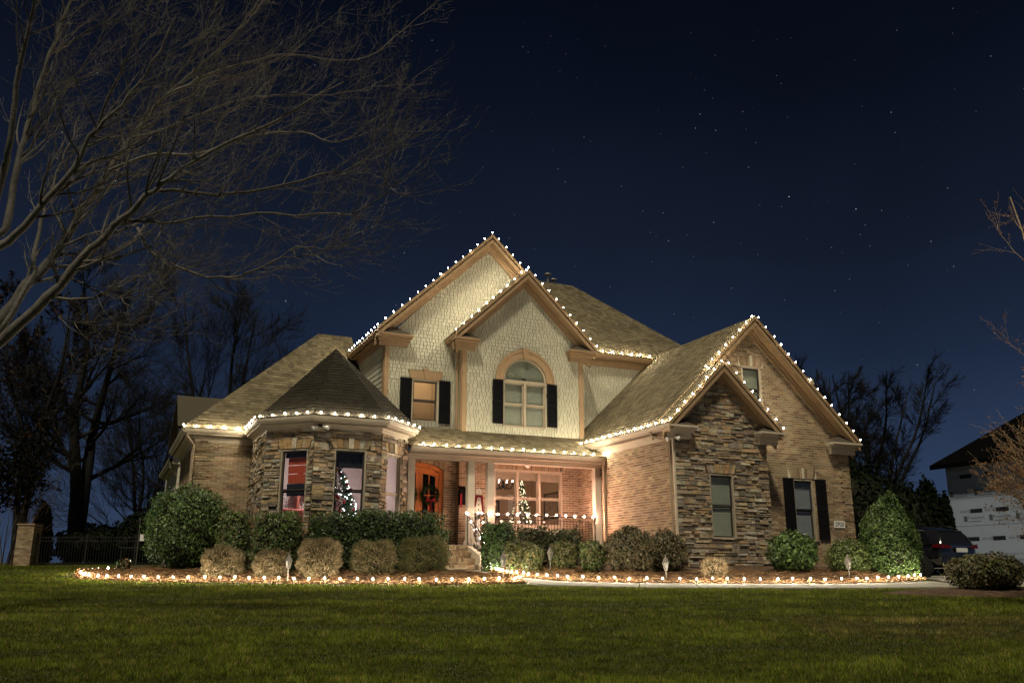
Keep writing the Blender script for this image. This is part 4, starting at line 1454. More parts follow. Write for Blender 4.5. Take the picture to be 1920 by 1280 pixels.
GREEN = [(.060, .110, .024), (.078, .13, .030), (.046, .09, .02), (.10, .15, .04), (.036, .066, .018)]
GREEN2 = [(.075, .12, .028), (.095, .14, .036), (.055, .095, .022), (.12, .15, .05), (.13, .105, .045)]
DARKG = [(.032, .066, .015), (.042, .08, .018), (.026, .05, .012), (.06, .09, .024)]
BROWNG = [(.075, .058, .026), (.10, .075, .035), (.055, .048, .020), (.13, .10, .05), (.06, .065, .022)]
OLIVE = [(.085, .085, .025), (.11, .10, .032), (.065, .075, .02), (.14, .11, .045), (.05, .08, .02)]
TAN = [(.30, .225, .13), (.23, .17, .095), (.38, .29, .175), (.17, .13, .065), (.13, .125, .05), (.25, .18, .10)]
def Lx(px, D): return (px - 960) / 1651.0 * D * .9667
# evergreens against the left wall and round the turret
shrub('round_shrub', 'largest dome shaped evergreen shrub in front of the plain brick wall', 'shrub', Lx(345, 25.9), 25.9, 2.36, 2.36, 'round', 'leaf', GREEN, 15000, .040)
shrub('clipped_shrub', 'small square clipped shrub between the big dome shrub and the wider clipped block', 'shrub', Lx(434, 24.3), 24.3, .84, 1.58, 'box', 'leaf', GREEN2, 7000, .034, rot=-YAW)
shrub('clipped_shrub', 'wide clipped evergreen block below the turret window with the red shade', 'shrub', Lx(517, 23.7), 23.7, 1.22, 1.60, 'box', 'leaf', GREEN2, 9000, .034, rot=-YAW)
shrub('clipped_hedge', 'long dark clipped hedge below the turret window with the lit tree', 'hedge', Lx(706, 24.3), 24.3, 3.66, 1.62, 'box', 'leaf', DARKG, 20000, .034, depth=1.0, rot=-YAW)
# tan ornamental mounds along the left bed
for px, D, w, h, lb in ((416, 22.3, .96, .76, 'leftmost tan dormant mound in the bed below the big dome shrub'), (508, 22.2, .82, .68, 'smallest tan dormant mound with a path lamp in front'),
                        (598, 22.0, 1.02, .96, 'brightest tan dormant mound right of the path lamp'), (699, 22.5, 1.06, .90, 'tan and green dormant mound below the lit turret tree'),
                        (792, 22.8, 1.12, .98, 'darker olive dormant mound beside the brick steps')):
    pal = TAN if px < 690 else (TAN + OLIVE if px < 750 else OLIVE + [(.2, .16, .08)])
    shrub('ornamental_mound', lb, 'shrub', Lx(px, D), D, w, h, 'mound', 'twig', pal, 20000, .052, group='tan mounds in the left bed')
# right of the steps
shrub('clipped_shrub', 'upright boxy shrub standing right beside the brick steps', 'shrub', Lx(934, 26.0), 26.0, .95, 1.30, 'box', 'leaf', DARKG + [(.05, .1, .02)], 5200, .04, rot=-YAW)
shrub('clipped_shrub', 'dark brown clipped shrub below the middle pane of the porch window', 'shrub', Lx(1001, 27.0), 27.0, 1.06, 1.20, 'box', 'leaf', BROWNG + DARKG, 4200, .038, rot=-YAW)
shrub('clipped_shrub', 'dark clipped shrub below the right end of the porch railing', 'shrub', Lx(1060, 27.0), 27.0, 1.0, 1.14, 'box', 'leaf', BROWNG + DARKG, 4200, .038, rot=-YAW)
for px, D, w, h, lb in ((967, 24.6, .66, .82, 'yellow green vase shaped bush touching the boxy shrub by the steps'), (997, 23.9, .68, .78, 'amber vase shaped bush in front of two dark clipped shrubs'),
                        (1058, 23.8, .70, .84, 'vase shaped bush right of the greenish path lamp'), (1113, 23.4, .70, .86, 'green vase shaped bush left of the brown globe bush')):
    shrub('vase_bush', lb, 'shrub', Lx(px, D), D, w, h, 'vase', 'leaf', OLIVE if px != 1113 else GREEN2 + OLIVE, 3200, .036, group='vase shaped bushes right of the steps')
shrub('globe_bush', 'bigger brown globe bush in front of the garage side wall', 'shrub', Lx(1184, 23.0), 23.0, 1.22, 1.20, 'round', 'leaf', BROWNG, 6500, .036)
shrub('globe_bush', 'smaller brown globe bush at the corner of the stone wall', 'shrub', Lx(1251, 24.0), 24.0, 1.06, 1.10, 'round', 'leaf', BROWNG, 5200, .036)
shrub('dry_grass_clump', 'small clump of dry straw coloured grass before the stone wall', 'grass clump', Lx(1340, 21.9), 21.9, .60, .48, 'vase', 'twig', [(.45, .33, .18), (.38, .26, .13), (.5, .4, .25)], 1500, .13)
shrub('globe_bush', 'glossy green bush between stone wall and shuttered brick window', 'shrub', Lx(1490, 23.8), 23.8, 1.16, 1.08, 'round', 'leaf', GREEN, 3600, .055)
shrub('globe_bush', 'light green round bush with a path lamp in front of it', 'shrub', Lx(1598, 23.0), 23.0, 1.06, .90, 'round', 'leaf', [(.09, .12, .03), (.12, .15, .045), (.07, .10, .025)], 5200, .036)
shrub('cone_shrub', 'tall cone shaped evergreen at the right corner of the house', 'shrub', Lx(1674, 22.8), 22.8, 1.52, 2.02, 'cone', 'leaf', GREEN, 13000, .036)
shrub('globe_bush', 'low wide clipped bush in its own mulch ring beyond the driveway', 'shrub', Lx(1848, 18.7), 18.7, 1.42, .72, 'round', 'leaf', OLIVE + BROWNG, 7000, .032)
shrub('small_weed', 'small green weed growing at the left tip of the bed', 'plant', -11.0 + .35, 24.9, .38, .34, 'vase', 'leaf', [(.06, .13, .02), (.2, .13, .07)], 260, .05)

# path lamps
def path_lamp(label, L, D, h=.56):
    x, y = LD(L, D)
    z = H(x, y) + .08
    o = empty('path_lamp', (x, y, z), 0, label, 'path lamp', 'unlit path lamps in the beds')
    mb = MB(); mb.tube([(0, 0, -.15), (0, 0, h - .30)], .013, 6); mb.build('stake', 'metal').parent = o
    mb = MB(); mb.lathe((0, 0, h - .31), [(.02, 0), (.05, .01), (.05, .025), (.045, .03)], 6); mb.build('collar', 'metal').parent = o
    mb = MB(); mb.lathe((0, 0, h - .28), [(.042, 0), (.075, .15)], 6); mb.build('lantern', 'path_glass').parent = o
    mb = MB()
    for k in range(6):
        a = 2 * math.pi * k / 6
        mb.tube([(.044 * math.cos(a), .044 * math.sin(a), h - .28), (.078 * math.cos(a), .078 * math.sin(a), h - .13)], .006, 4)
    mb.build('cage', 'metal').parent = o
    mb = MB(); mb.lathe((0, 0, h - .13), [(.105, 0), (.09, .02), (.035, .12), (.012, .14), (.012, .17), (.003, .19)], 6); mb.build('cap', 'metal').parent = o
    return o
path_lamp('path lamp in front of the smallest tan mound', Lx(540, 21.5), 21.5)
path_lamp('path lamp at the bend of the concrete walk near the steps', Lx(944, 21.3), 21.3, .62)
path_lamp('path lamp between the vase shaped bushes', Lx(1032, 23.6), 23.6, .66)
path_lamp('path lamp in front of the smaller brown globe bush', Lx(1249, 21.7), 21.7, .5)
path_lamp('path lamp in front of the light green round bush', Lx(1592, 21.9), 21.9, .52)

# ------------------------------------------------------------------ things on the porch and in the rooms
def needles(mb, p, d, l, w, c):
    s = Vector((rnd.gauss(0, 1), rnd.gauss(0, 1), rnd.gauss(0, 1))).cross(d).normalized() * w
    mb.poly([p - s, p + s, p + d * l], c)
w = MB()
wc = Vector((9.73, 28.17, 2.56))
for k in range(1500):
    a = rnd.uniform(0, 6.283)
    rr = .25 + rnd.gauss(0, .035)
    p = wc + Vector((rr * math.cos(a), rnd.uniform(-.06, .04), rr * math.sin(a)))
    d = Vector((math.cos(a + rnd.gauss(.6, .6)), rnd.gauss(-.3, .4), math.sin(a + rnd.gauss(.6, .6)))).normalized()
    needles(w, p, d, rnd.uniform(.06, .11), .007, vary((.02, .05, .015), .4))
wo_ = w.build('wreath', 'needles')
tag(wo_, 'green wreath with a red bow hanging on the right door leaf', 'wreath')
b = MB()
for s in (-1, 1):
    b.prism([wc + Vector((0, -.10, -.16)), wc + Vector((s * .15, -.12, -.08)), wc + Vector((s * .16, -.11, -.24))], (0, .03, 0))
    b.prism([wc + Vector((s * .01, -.10, -.18)), wc + Vector((s * .09, -.11, -.62)), wc + Vector((s * .02, -.11, -.60))], (0, .015, 0))
b.ball(wc + Vector((0, -.11, -.17)), .04)
bo = b.build('bow', 'cloth_red', wo_)
w2_ = MB()
wc2 = Vector((8.98, 28.17, 2.56))
for k in range(900):
    a = rnd.uniform(0, 6.283)
    rr = .25 + rnd.gauss(0, .035)
    p = wc2 + Vector((rr * math.cos(a), rnd.uniform(-.06, .04), rr * math.sin(a)))
    d = Vector((math.cos(a + rnd.gauss(.6, .6)), rnd.gauss(-.3, .4), math.sin(a + rnd.gauss(.6, .6)))).normalized()
    needles(w2_, p, d, rnd.uniform(.06, .11), .007, vary((.02, .05, .015), .4))
tag(w2_.build('wreath', 'needles'), 'wreath on the left door leaf, mostly behind the column', 'wreath')

sm = empty('snowman_sign', (10.72, 26.3, .88), 0, 'tall narrow wooden snowman with red scarf leaning between the paired columns', 'snowman sign')
mb = MB(); mb.box(-.05, .05, -.012, .012, 0, 1.0); mb.build('post', 'white_paint').parent = sm
mb = MB()
mb.prism([(.13 * math.cos(a) * (1 - .35 * max(0, -math.sin(a))), -.012, 1.18 + .36 * math.sin(a)) for a in np.linspace(0, 2 * math.pi, 21)[:-1]], (0, .024, 0))
mb.build('body', 'snow_paint').parent = sm
mb = MB()
mb.prism([(.10 * math.cos(a), -.03, 1.66 + .12 * math.sin(a)) for a in np.linspace(0, 2 * math.pi, 17)[:-1]], (0, .03, 0))
mb.build('head', 'snow_paint').parent = sm
mb = MB()
mb.box(-.13, .13, -.05, -.031, 1.50, 1.58)
mb.prism([(-.13, -.045, 1.52), (-.05, -.045, 1.5), (-.12, -.045, 1.18), (-.17, -.045, 1.2)], (0, .012, 0))
mb.prism([(.13, -.045, 1.52), (.05, -.045, 1.5), (.12, -.045, 1.0), (.17, -.045, 1.02)], (0, .012, 0))
mb.build('scarf', 'scarf').parent = sm
for z in (1.42, 1.27, 1.12):
    mb = MB(); mb.ball((0, -.02, z), .022); mb.build('button', 'iron').parent = sm
for s in (-1, 1):
    mb = MB(); mb.ball((s * .035, -.035, 1.69), .012); mb.build('eye', 'iron').parent = sm
mb = MB(); mb.tube([(0, -.03, 1.65), (.0, -.09, 1.64)], [.014, .003], 6); mb.build('nose', 'door_wood').parent = sm
ml = empty('wall_mailbox', (10.70, 27.74, 2.25), 0, 'dark wall mailbox with a red stripe on the brick beside the door', 'mailbox')
mb = MB(); mb.box(-.10, .10, -.10, .055, 0, .5); mb.build('box', 'shutter').parent = ml
mb = MB(); mb.prism([(-.12, -.13, .48), (.12, -.13, .48), (.12, .05, .60), (-.12, .05, .60)], (0, 0, .02)); mb.build('lid', 'shutter').parent = ml
mb = MB(); mb.box(-.09, -.03, -.108, -.101, -.1, .35); mb.build('flag', 'cloth_red').parent = ml

def xmas_tree(name, label, x, y, z, h, r, n, nl, lightmat, orn, slender=1.0):
    o = empty(name, (x, y, z), 0, label, 'christmas tree')
    mb = MB(); mb.tube([(0, 0, 0), (0, 0, h * .9)], [.05, .01], 6, (.1, .07, .05)); mb.build('trunk', 'bark').parent = o
    f = MB()
    for k in range(n):
        t = rnd.random() ** .7
        zz = h * (.1 + .9 * (1 - t))
        tier = .78 + .22 * abs(math.sin(zz * 9))
        rr = r * (1 - (zz / h)) * tier + .02
        a = rnd.uniform(0, 6.283)
        q = rr * rnd.uniform(.45, 1.0)
        p = Vector((q * math.cos(a), q * math.sin(a), zz))
        d = Vector((math.cos(a), math.sin(a), rnd.uniform(-.3, .5))).normalized()
        needles(f, p, d, rnd.uniform(.06, .13), .011, vary((.06, .12, .045), .4))
    f.build('foliage', 'needles').parent = o
    l = MB()
    for k in range(nl):
        t = rnd.random() ** .75
        zz = h * (.08 + .9 * (1 - t))
        rr = (r * (1 - zz / h) + .03) * rnd.uniform(.85, 1.05)
        a = rnd.uniform(-math.pi, 0) + .0
        l.ball((rr * math.cos(a), rr * math.sin(a), zz), .0125)
    lo = l.build('fairy_lights', lightmat, kind='stuff'); lo.parent = o
    for k in range(orn):
        t = (k + .5) / orn
        zz = h * (.95 - .85 * t ** .8)
        rr = r * (1 - zz / h) + .03
        a = -math.pi * rnd.uniform(.1, .9)
        b = MB(); b.ball((rr * math.cos(a), rr * math.sin(a), zz), .05, rnd.choice([(.40, .012, .012), (.30, .015, .02), (.04, .16, .04), (.38, .20, .04), (.42, .02, .02)]), 2)
        b.build('ornament', 'ornament', smooth_=True).parent = o
    mb = MB(); mb.ball((0, 0, h + .03), .05); mb.build('tree_topper', lightmat).parent = o
    return o
xmas_tree('christmas_tree', 'wide christmas tree with white lights and red ornaments in the turret window', 6.05, 25.95, .90, 2.36, 1.15, 8000, 115, 'fairy_white', 34)
xmas_tree('christmas_tree', 'slim christmas tree with warm lights behind the porch window', 13.45, 29.0, .90, 2.48, .60, 3600, 170, 'fairy_warm', 0)

sf_ = empty('sofa', (4.85, 27.4, .9), .4, 'rose red sofa back seen low in the left turret window', 'sofa')
mb = MB(); mb.box(-.8, .8, -.15, .1, .1, .95); mb.tube([(-.8, -.02, .95), (.8, -.02, .95)], .11, 8); mb.build('backrest', 'sofa').parent = sf_
mb = MB(); mb.box(-.8, .8, .1, .75, .1, .45); mb.build('seat', 'sofa').parent = sf_
for s in (-.86, .86):
    mb = MB(); mb.box(s - .1, s + .1, -.15, .78, .1, .65); mb.build('arm', 'sofa').parent = sf_
cb = empty('display_cabinet', (6.15, 29.5, .9), 0, 'reddish wood cabinet with glassware against the far turret room wall', 'cabinet')
mb = MB()
mb.box(-.6, -.52, -.35, .2, 0, 1.75); mb.box(.52, .6, -.35, .2, 0, 1.75); mb.box(-.66, .66, -.4, .2, 1.751, 1.83); mb.box(-.52, .52, -.35, .2, .0, .5); mb.box(-.52, .52, -.35, .2, 1.08, 1.12); mb.build('body', 'wood_red').parent = cb
mb = MB(); mb.box(-.52, .52, .14, .19, .5, 1.75); mb.build('back_panel', 'room_wall').parent = cb
for k in range(7):
    mb = MB(); mb.lathe((-.4 + k * .13, -.1, .501 if k % 2 else 1.121), [(.04, 0), (.012, .03), (.012, .12), (.045, .18), (.04, .26)], 8); mb.build('glassware', 'chrome').parent = cb
for k, px in enumerate((5.72, 6.14)):
    mb = MB()
    mb.prism([(px - .09, 29.74, 2.82), (px + .09, 29.74, 2.82), (px + .09, 29.74, 3.3), (px - .09, 29.74, 3.3)], (0, -.05, 0))
    mb.prism([(px - .09, 29.72, 2.82), (px + .20, 29.72, 2.72), (px + .20, 29.72, 2.86), (px + .09, 29.72, 2.9)], (0, -.03, 0))
    tag(mb.build('stocking', 'cloth_red'), ['red stocking hung over the left end of the cabinet', 'red stocking hung over the right end of the cabinet'][k], 'stocking', 'red stockings over the cabinet')

ch = empty('chandelier', (13.15, 29.9, 3.70), 0, 'dark candle chandelier hanging behind the left pane of the porch window', 'chandelier')
mb = MB(); mb.tube([(0, 0, 0), (0, 0, -.35)], .01, 5); mb.lathe((0, 0, -.62), [(.02, 0), (.06, .05), (.03, .14), (.05, .2), (.015, .28)], 10); mb.build('stem', 'iron').parent = ch
for k in range(8):
    a = 2 * math.pi * k / 8
    mb = MB()
    mb.tube([(.02 * math.cos(a), .02 * math.sin(a), -.5), (.18 * math.cos(a), .18 * math.sin(a), -.66), (.34 * math.cos(a), .34 * math.sin(a), -.60), (.38 * math.cos(a), .38 * math.sin(a), -.50)], .012, 5)
    mb.lathe((.38 * math.cos(a), .38 * math.sin(a), -.5), [(.035, 0), (.012, .02), (.012, .09)], 6)
    mb.build('arm', 'iron').parent = ch
    mb = MB(); mb.ball((.38 * math.cos(a), .38 * math.sin(a), -.37), .016, sz=1.8); mb.build('candle_bulb', 'lamp_dining').parent = ch
ceiling_lamp(12.4, 29.2, 3.70, .17, 'lamp_dining')
def picture(label, F, x0, x1, z0, z1):
    m = MB()
    t = .05
    m.fbox(F, x0, x1, z0, z0 + t, .002, .04); m.fbox(F, x0, x1, z1 - t, z1, .002, .04)
    m.fbox(F, x0, x0 + t, z0 + t, z1 - t, .002, .04); m.fbox(F, x1 - t, x1, z0 + t, z1 - t, .002, .04)
    o = m.build('picture', 'iron')
    tag(o, label, 'framed picture')
    c = MB(); c.fbox(F, x0 + t, x1 - t, z0 + t, z1 - t, .004, .012); c.build('print', 'picture', o)
picture('dark framed picture on the right wall of the porch window room', FR((15.0, 31.2, 0), (0, -1, 0)), 1.0, 2.2, 2.0, 2.95)
picture('small framed picture on the back wall left of the slim christmas tree', front(10.75, 31.4), 2.3, 2.9, 2.1, 2.75)
mb = MB()
mb.box(14.02, 14.78, 31.34, 31.395, .88, 3.0)
for z in (1.1, 1.75, 2.4):
    for x in (14.12, 14.44):
        mb.box(x, x + .24, 31.32, 31.339, z, z + .5)
ido = mb.build('interior_door', 'white_paint', house)
mb = MB(); mb.box(12.6, 14.6, 28.5, 29.3, 1.55, 1.6)
for x in (12.7, 14.5):
    for y in (28.58, 29.22): mb.box(x - .04, x + .04, y - .04, y + .04, .88, 1.549)
tag(mb.build('dining_table', 'wood_red'), 'wooden table standing behind the porch window', 'table')

# ------------------------------------------------------------------ trees
class Segs:
    """branch pieces gathered as arrays, turned into tapered prisms at the end"""
    def __init__(s, rmin=.003): s.a, s.b, s.ra, s.rb, s.rmin, s.lines = [], [], [], [], rmin, []
    def add(s, a, b, ra, rb):
        s.a.append(a); s.b.append(b); s.ra.append(ra); s.rb.append(rb)
    def obj(s, name, mat, parent, sides, pal):
        if not s.a:
            s.add(np.array([0, 0, 0.]), np.array([0, 0, .01]), .002, .002)
        A, B = np.array(s.a, float), np.array(s.b, float)
        ra, rb = np.array(s.ra)[:, None], np.array(s.rb)[:, None]
        d = B - A
        d /= np.maximum(1e-9, np.linalg.norm(d, axis=1))[:, None]
        up = np.where(np.abs(d[:, 2:3]) > .9, np.array([[1., 0, 0]]), np.array([[0, 0, 1.]]))
        u = np.cross(d, up); u /= np.linalg.norm(u, axis=1)[:, None]
        v = np.cross(u, d)
        n = len(A)
        V = np.empty((n, 2 * sides, 3))
        F = np.empty((n, sides, 4), int)
        for q in range(sides):
            an = 2 * math.pi * q / sides
            o = u * math.cos(an) + v * math.sin(an)
            V[:, q] = A + o * ra
            V[:, sides + q] = B + o * rb
            q1 = (q + 1) % sides
            F[:, q] = np.stack([np.full(n, q), np.full(n, q1), np.full(n, sides + q1), np.full(n, sides + q)], 1)
        F += (np.arange(n) * 2 * sides)[:, None, None]
        C = np.repeat(np.array(pal)[rng.integers(0, len(pal), n)], 2 * sides, 0)
        V, F = V.reshape(-1, 3), F.reshape(-1, 4)
        VV, FF, CC = [V], [F], [C]
        off = len(V)
        m = 8
        for P, Rr in s.lines:
            P = np.array(P); k = len(P)
            u = None
            rings = []
            for i in range(k):
                t = P[min(i + 1, k - 1)] - P[max(i - 1, 0)]
                t /= np.linalg.norm(t)
                if u is None:
                    u = np.cross(t, [.3, .2, 1]) if abs(t[2]) < .9 else np.cross(t, [1, 0, 0])
                u = u - u.dot(t) * t
                u /= np.linalg.norm(u)
                w = np.cross(t, u)
                an = 2 * np.pi * np.arange(m) / m
                kn = 1 + .06 * math.sin(i * 2.3)
                rings.append(P[i] + (np.cos(an)[:, None] * u + np.sin(an)[:, None] * w) * Rr[i] * kn)
            VV.append(np.concatenate(rings))
            q = np.arange(m); q1 = (q + 1) % m
            for i in range(k - 1):
                FF.append(np.stack([q + i * m, q1 + i * m, q1 + (i + 1) * m, q + (i + 1) * m], 1) + off)
            CC.append(np.repeat(np.array(pal)[rng.integers(0, len(pal), 1)] , k * m, 0))
            off += k * m
        o = arr_obj(name, np.concatenate(VV), np.concatenate(FF), np.concatenate(CC), mat, None, None, sides > 4)
        o.parent = parent
        return o

def limb(S, pts, r0, r1):
    """smooth run through guide points (Catmull-Rom), returns the fine points with radii"""
    P = [np.array(p, float) for p in pts]
    P = [2 * P[0] - P[1]] + P + [2 * P[-1] - P[-2]]
    out = []
    m = 4
    for i in range(1, len(P) - 2):
        for k in range(m):
            t = k / m
            out.append(.5 * (2 * P[i] + (P[i + 1] - P[i - 1]) * t + (2 * P[i - 1] - 5 * P[i] + 4 * P[i + 1] - P[i + 2]) * t * t + (3 * P[i] - P[i - 1] - 3 * P[i + 1] + P[i + 2]) * t ** 3))
    out.append(P[-2])
    n = len(out) - 1
    R_ = [r0 * (1 - i / n) + r1 * (i / n) for i in range(n + 1)]
    out = [p + (rng.normal(0, .015, 3) if 0 < i < n else 0) for i, p in enumerate(out)]
    S.lines.append((out, R_))
    return out, R_

def shoot(S, T, p, d, l, r, lev, bias, up, spread, kids, thin):
    """a bent branch with its side branches; thick pieces go to S, thin twigs to T"""
    n = 5 if lev > 1 else (3 if S.rmin > .004 else 4)
    p = np.array(p, float)
    d = np.array(d, float) / np.linalg.norm(d)
    st = l / n
    for i in range(n):
        d = d + rng.normal(0, .115, 3) + bias * .10 + np.array([0, 0, up * .07 * (1 + i * .5)])
        d /= np.linalg.norm(d)
        q = p + d * st
        ra, rb = max(S.rmin * .7, r * (1 - .8 * i / n)), max(S.rmin * .6, r * (1 - .8 * (i + 1) / n))
        (S if ra > thin else T).add(p, q, ra, rb)
        if lev > 0:
            k = kids[lev - 1]
            for _ in range(int(k) + (rng.random() < k % 1)):
                if i == 0 and lev > 1: continue
                x = rng.normal(0, 1, 3); x -= x.dot(d) * d; x /= np.linalg.norm(x)
                an = rng.uniform(*spread)
                shoot(S, T, p + d * st * rng.random(), d * math.cos(an) + x * math.sin(an), l * rng.uniform(.36, .66), max(S.rmin, rb * .6), lev - 1, bias, up, spread, kids, thin)
        p = q

BARKG = [(.095, .086, .074), (.07, .064, .056), (.12, .108, .092), (.06, .054, .047)]
t0 = empty('bare_tree', (-2.85, 16.2, H(-2.85, 16.2)), 0, 'big bare tree at the left edge whose twigs fill the upper left sky', 'tree')
S, T = Segs(), Segs()
base = np.array([0, 0, 0.0])
org = np.array([-2.85, 16.2, H(-2.85, 16.2)])
trunk, _ = limb(S, [(0, 0, -.3), (.03, -.02, 1.2), (.12, -.1, 2.4), (.3, -.2, 3.3)], .30, .22)
fork = trunk[-1]
LIMBS = [
  [(-2.26, 15.84, 3.18), (-1.81, 15.36, 3.53), (-1.17, 14.79, 4.15), (-0.66, 14.29, 4.83), (-0.28, 13.84, 5.22), (0.13, 13.39, 5.61), (0.6, 12.9, 5.94), (1.65, 12.15, 6.48), (2.49, 11.49, 6.97)] ,
  [(-2.4, 16.67, 3.48), (-2.02, 16.8, 4.2), (-1.71, 16.97, 4.92), (-1.29, 17.09, 5.75), (-1.03, 17.28, 6.62), (-0.65, 17.41, 7.54), (-0.34, 17.58, 8.39), (0.18, 17.65, 9.47), (1.14, 17.53, 10.74), (1.64, 17.61, 11.74), (2.06, 17.73, 12.78)] ,
  [(-2.21, 15.48, 4.76), (-1.98, 15.19, 4.98), (-1.55, 14.81, 5.42), (-1.11, 14.42, 6.04), (-0.86, 14.12, 6.61), (-0.48, 13.76, 7.09), (-0.08, 13.39, 7.71), (0.16, 13.1, 8.43)] ,
  [(-2.38, 16.99, 5.54), (-2.2, 17.18, 6.0), (-2.22, 17.47, 7.36), (-2.12, 17.7, 8.64), (-2.01, 17.92, 10.0), (-1.79, 18.09, 11.45), (-1.7, 18.33, 12.44)] ,
  [(-2.21, 15.7, 6.08), (-2.08, 15.26, 6.6), (-2.07, 14.87, 7.69), (-1.96, 14.44, 8.57), (-1.91, 14.03, 9.02)] ,
  [(-1.61, 16.09, 4.64), (-1.61, 16.31, 5.17), (-1.6, 16.53, 6.02), (-1.55, 16.72, 6.63), (-1.39, 16.87, 7.49), (-1.27, 17.03, 8.39)] ,
  [(-0.29, 14.18, 5.35), (0.18, 13.64, 5.2), (0.69, 13.07, 5.1), (1.76, 12.26, 5.06), (2.71, 11.5, 4.96), (3.05, 11.02, 5.13), (3.1, 10.67, 5.2)] ,
  [(-0.04, 14.17, 5.25), (0.23, 13.83, 4.76), (0.59, 13.45, 4.45), (1.15, 12.98, 4.22), (1.66, 12.53, 4.3), (2.08, 12.12, 4.55), (2.47, 11.72, 4.47), (2.6, 11.45, 4.56)] ,
  [(-0.91, 14.9, 4.53), (-0.56, 14.48, 4.27), (-0.23, 14.06, 4.04), (0.07, 13.67, 4.01), (0.28, 13.31, 4.03), (0.36, 13.01, 4.12)] ,
  [(-1.14, 15.11, 4.11), (-1.0, 15.37, 3.97), (-0.57, 15.51, 3.96), (0.05, 15.56, 3.98), (0.56, 15.66, 4.16)] ,
  [(0.13, 13.77, 5.77), (0.69, 13.68, 5.79), (1.49, 13.48, 5.86), (2.5, 13.19, 6.21), (3.13, 13.07, 6.48), (3.53, 13.06, 6.96), (4.02, 13.0, 7.55)] ,
  [(-0.33, 16.83, 8.03), (0.23, 16.9, 8.37), (1.44, 16.69, 9.14), (2.22, 16.66, 9.44), (3.3, 16.5, 9.65), (4.42, 16.33, 10.05), (5.26, 16.28, 10.23)] ,
  [(0.17, 17.26, 9.26), (0.96, 17.31, 9.99), (1.7, 17.37, 10.47), (2.54, 17.4, 10.91), (3.99, 17.14, 11.01), (4.85, 17.16, 11.88), (5.87, 17.1, 13.09)] ,
  [(-0.62, 16.52, 7.16), (0.08, 15.92, 7.36), (0.8, 15.32, 7.23), (1.55, 14.7, 7.42), (2.38, 14.04, 7.38), (2.89, 13.52, 7.04), (3.44, 12.99, 7.41), (3.86, 12.52, 7.72)] ,
  [(-1.22, 15.92, 6.67), (-0.52, 15.19, 6.89), (0.2, 14.45, 7.15), (0.83, 13.75, 7.1), (1.41, 13.08, 7.23)] ,
  [(-0.9, 14.89, 6.98), (-0.62, 14.33, 7.75), (-0.36, 13.77, 8.25), (-0.2, 13.26, 8.92)] ,
  [(-2.21, 19.65, 10.97), (-1.43, 18.93, 11.36), (-0.8, 18.28, 11.47), (0.05, 17.53, 11.83)] ,
  [(0.18, 18.03, 9.67), (0.61, 17.65, 10.61), (0.85, 17.36, 11.35), (1.14, 17.04, 12.03)] ,
  [(-2.37, 18.63, 7.86), (-2.0, 18.24, 8.53), (-1.68, 17.88, 9.27), (-1.26, 17.47, 9.94), (-1.0, 17.13, 10.8), (-0.91, 16.87, 11.28)] ,
  [(-0.34, 17.71, 8.46), (0.31, 17.64, 9.18), (1.09, 17.5, 9.94), (2.03, 17.3, 10.45), (2.93, 17.11, 11.39), (3.65, 17.0, 12.22)] ,
]
RAD = [(.105, .010), (.115, .012), (.085, .012), (.085, .02), (.075, .02), (.05, .012), (.028, .004), (.026, .004), (.018, .003), (.016, .003), (.034, .004), (.034, .004), (.038, .004), (.034, .004), (.026, .004), (.03, .004), (.03, .004), (.026, .004), (.03, .004), (.028, .004)]
for k, (pts, (ra, rb)) in enumerate(zip(LIMBS, RAD)):
    pts = [np.array(p) - org for p in pts]
    if k < 6:
        pts = [fork + np.array([0, 0, -.25])] + pts if k < 2 else [trunk[-3] if k > 3 else fork] + pts
    out, rr = limb(S, pts, ra, rb)
    nn = len(out)
    for i in range(3 if k >= 6 else 12, nn - 1):
        d = out[i + 1] - out[i]
        d /= np.linalg.norm(d)
        for _ in range(2 if rng.random() < .42 else 1):
            x = rng.normal(0, 1, 3) + np.array([.5, -.3, .15]); x -= x.dot(d) * d; x /= np.linalg.norm(x)
            an = rng.uniform(.4, 1.0)
            l = rng.uniform(.9, 2.5) * (.6 + .4 * (1 - i / nn)) * (1 if k < 6 else .7)
            shoot(S, T, out[i], d * math.cos(an) + x * math.sin(an), l, max(.008, rr[i] * .42), 2, np.array([.30, -.2, 0.0]), .8, (.4, .9), (.85, 1.0), .010)
S.obj('limb', 'bark', t0, 7, BARKG)
T.obj('twigs', 'bark', t0, 3, [(.13, .115, .095), (.075, .066, .054), (.18, .158, .128)])

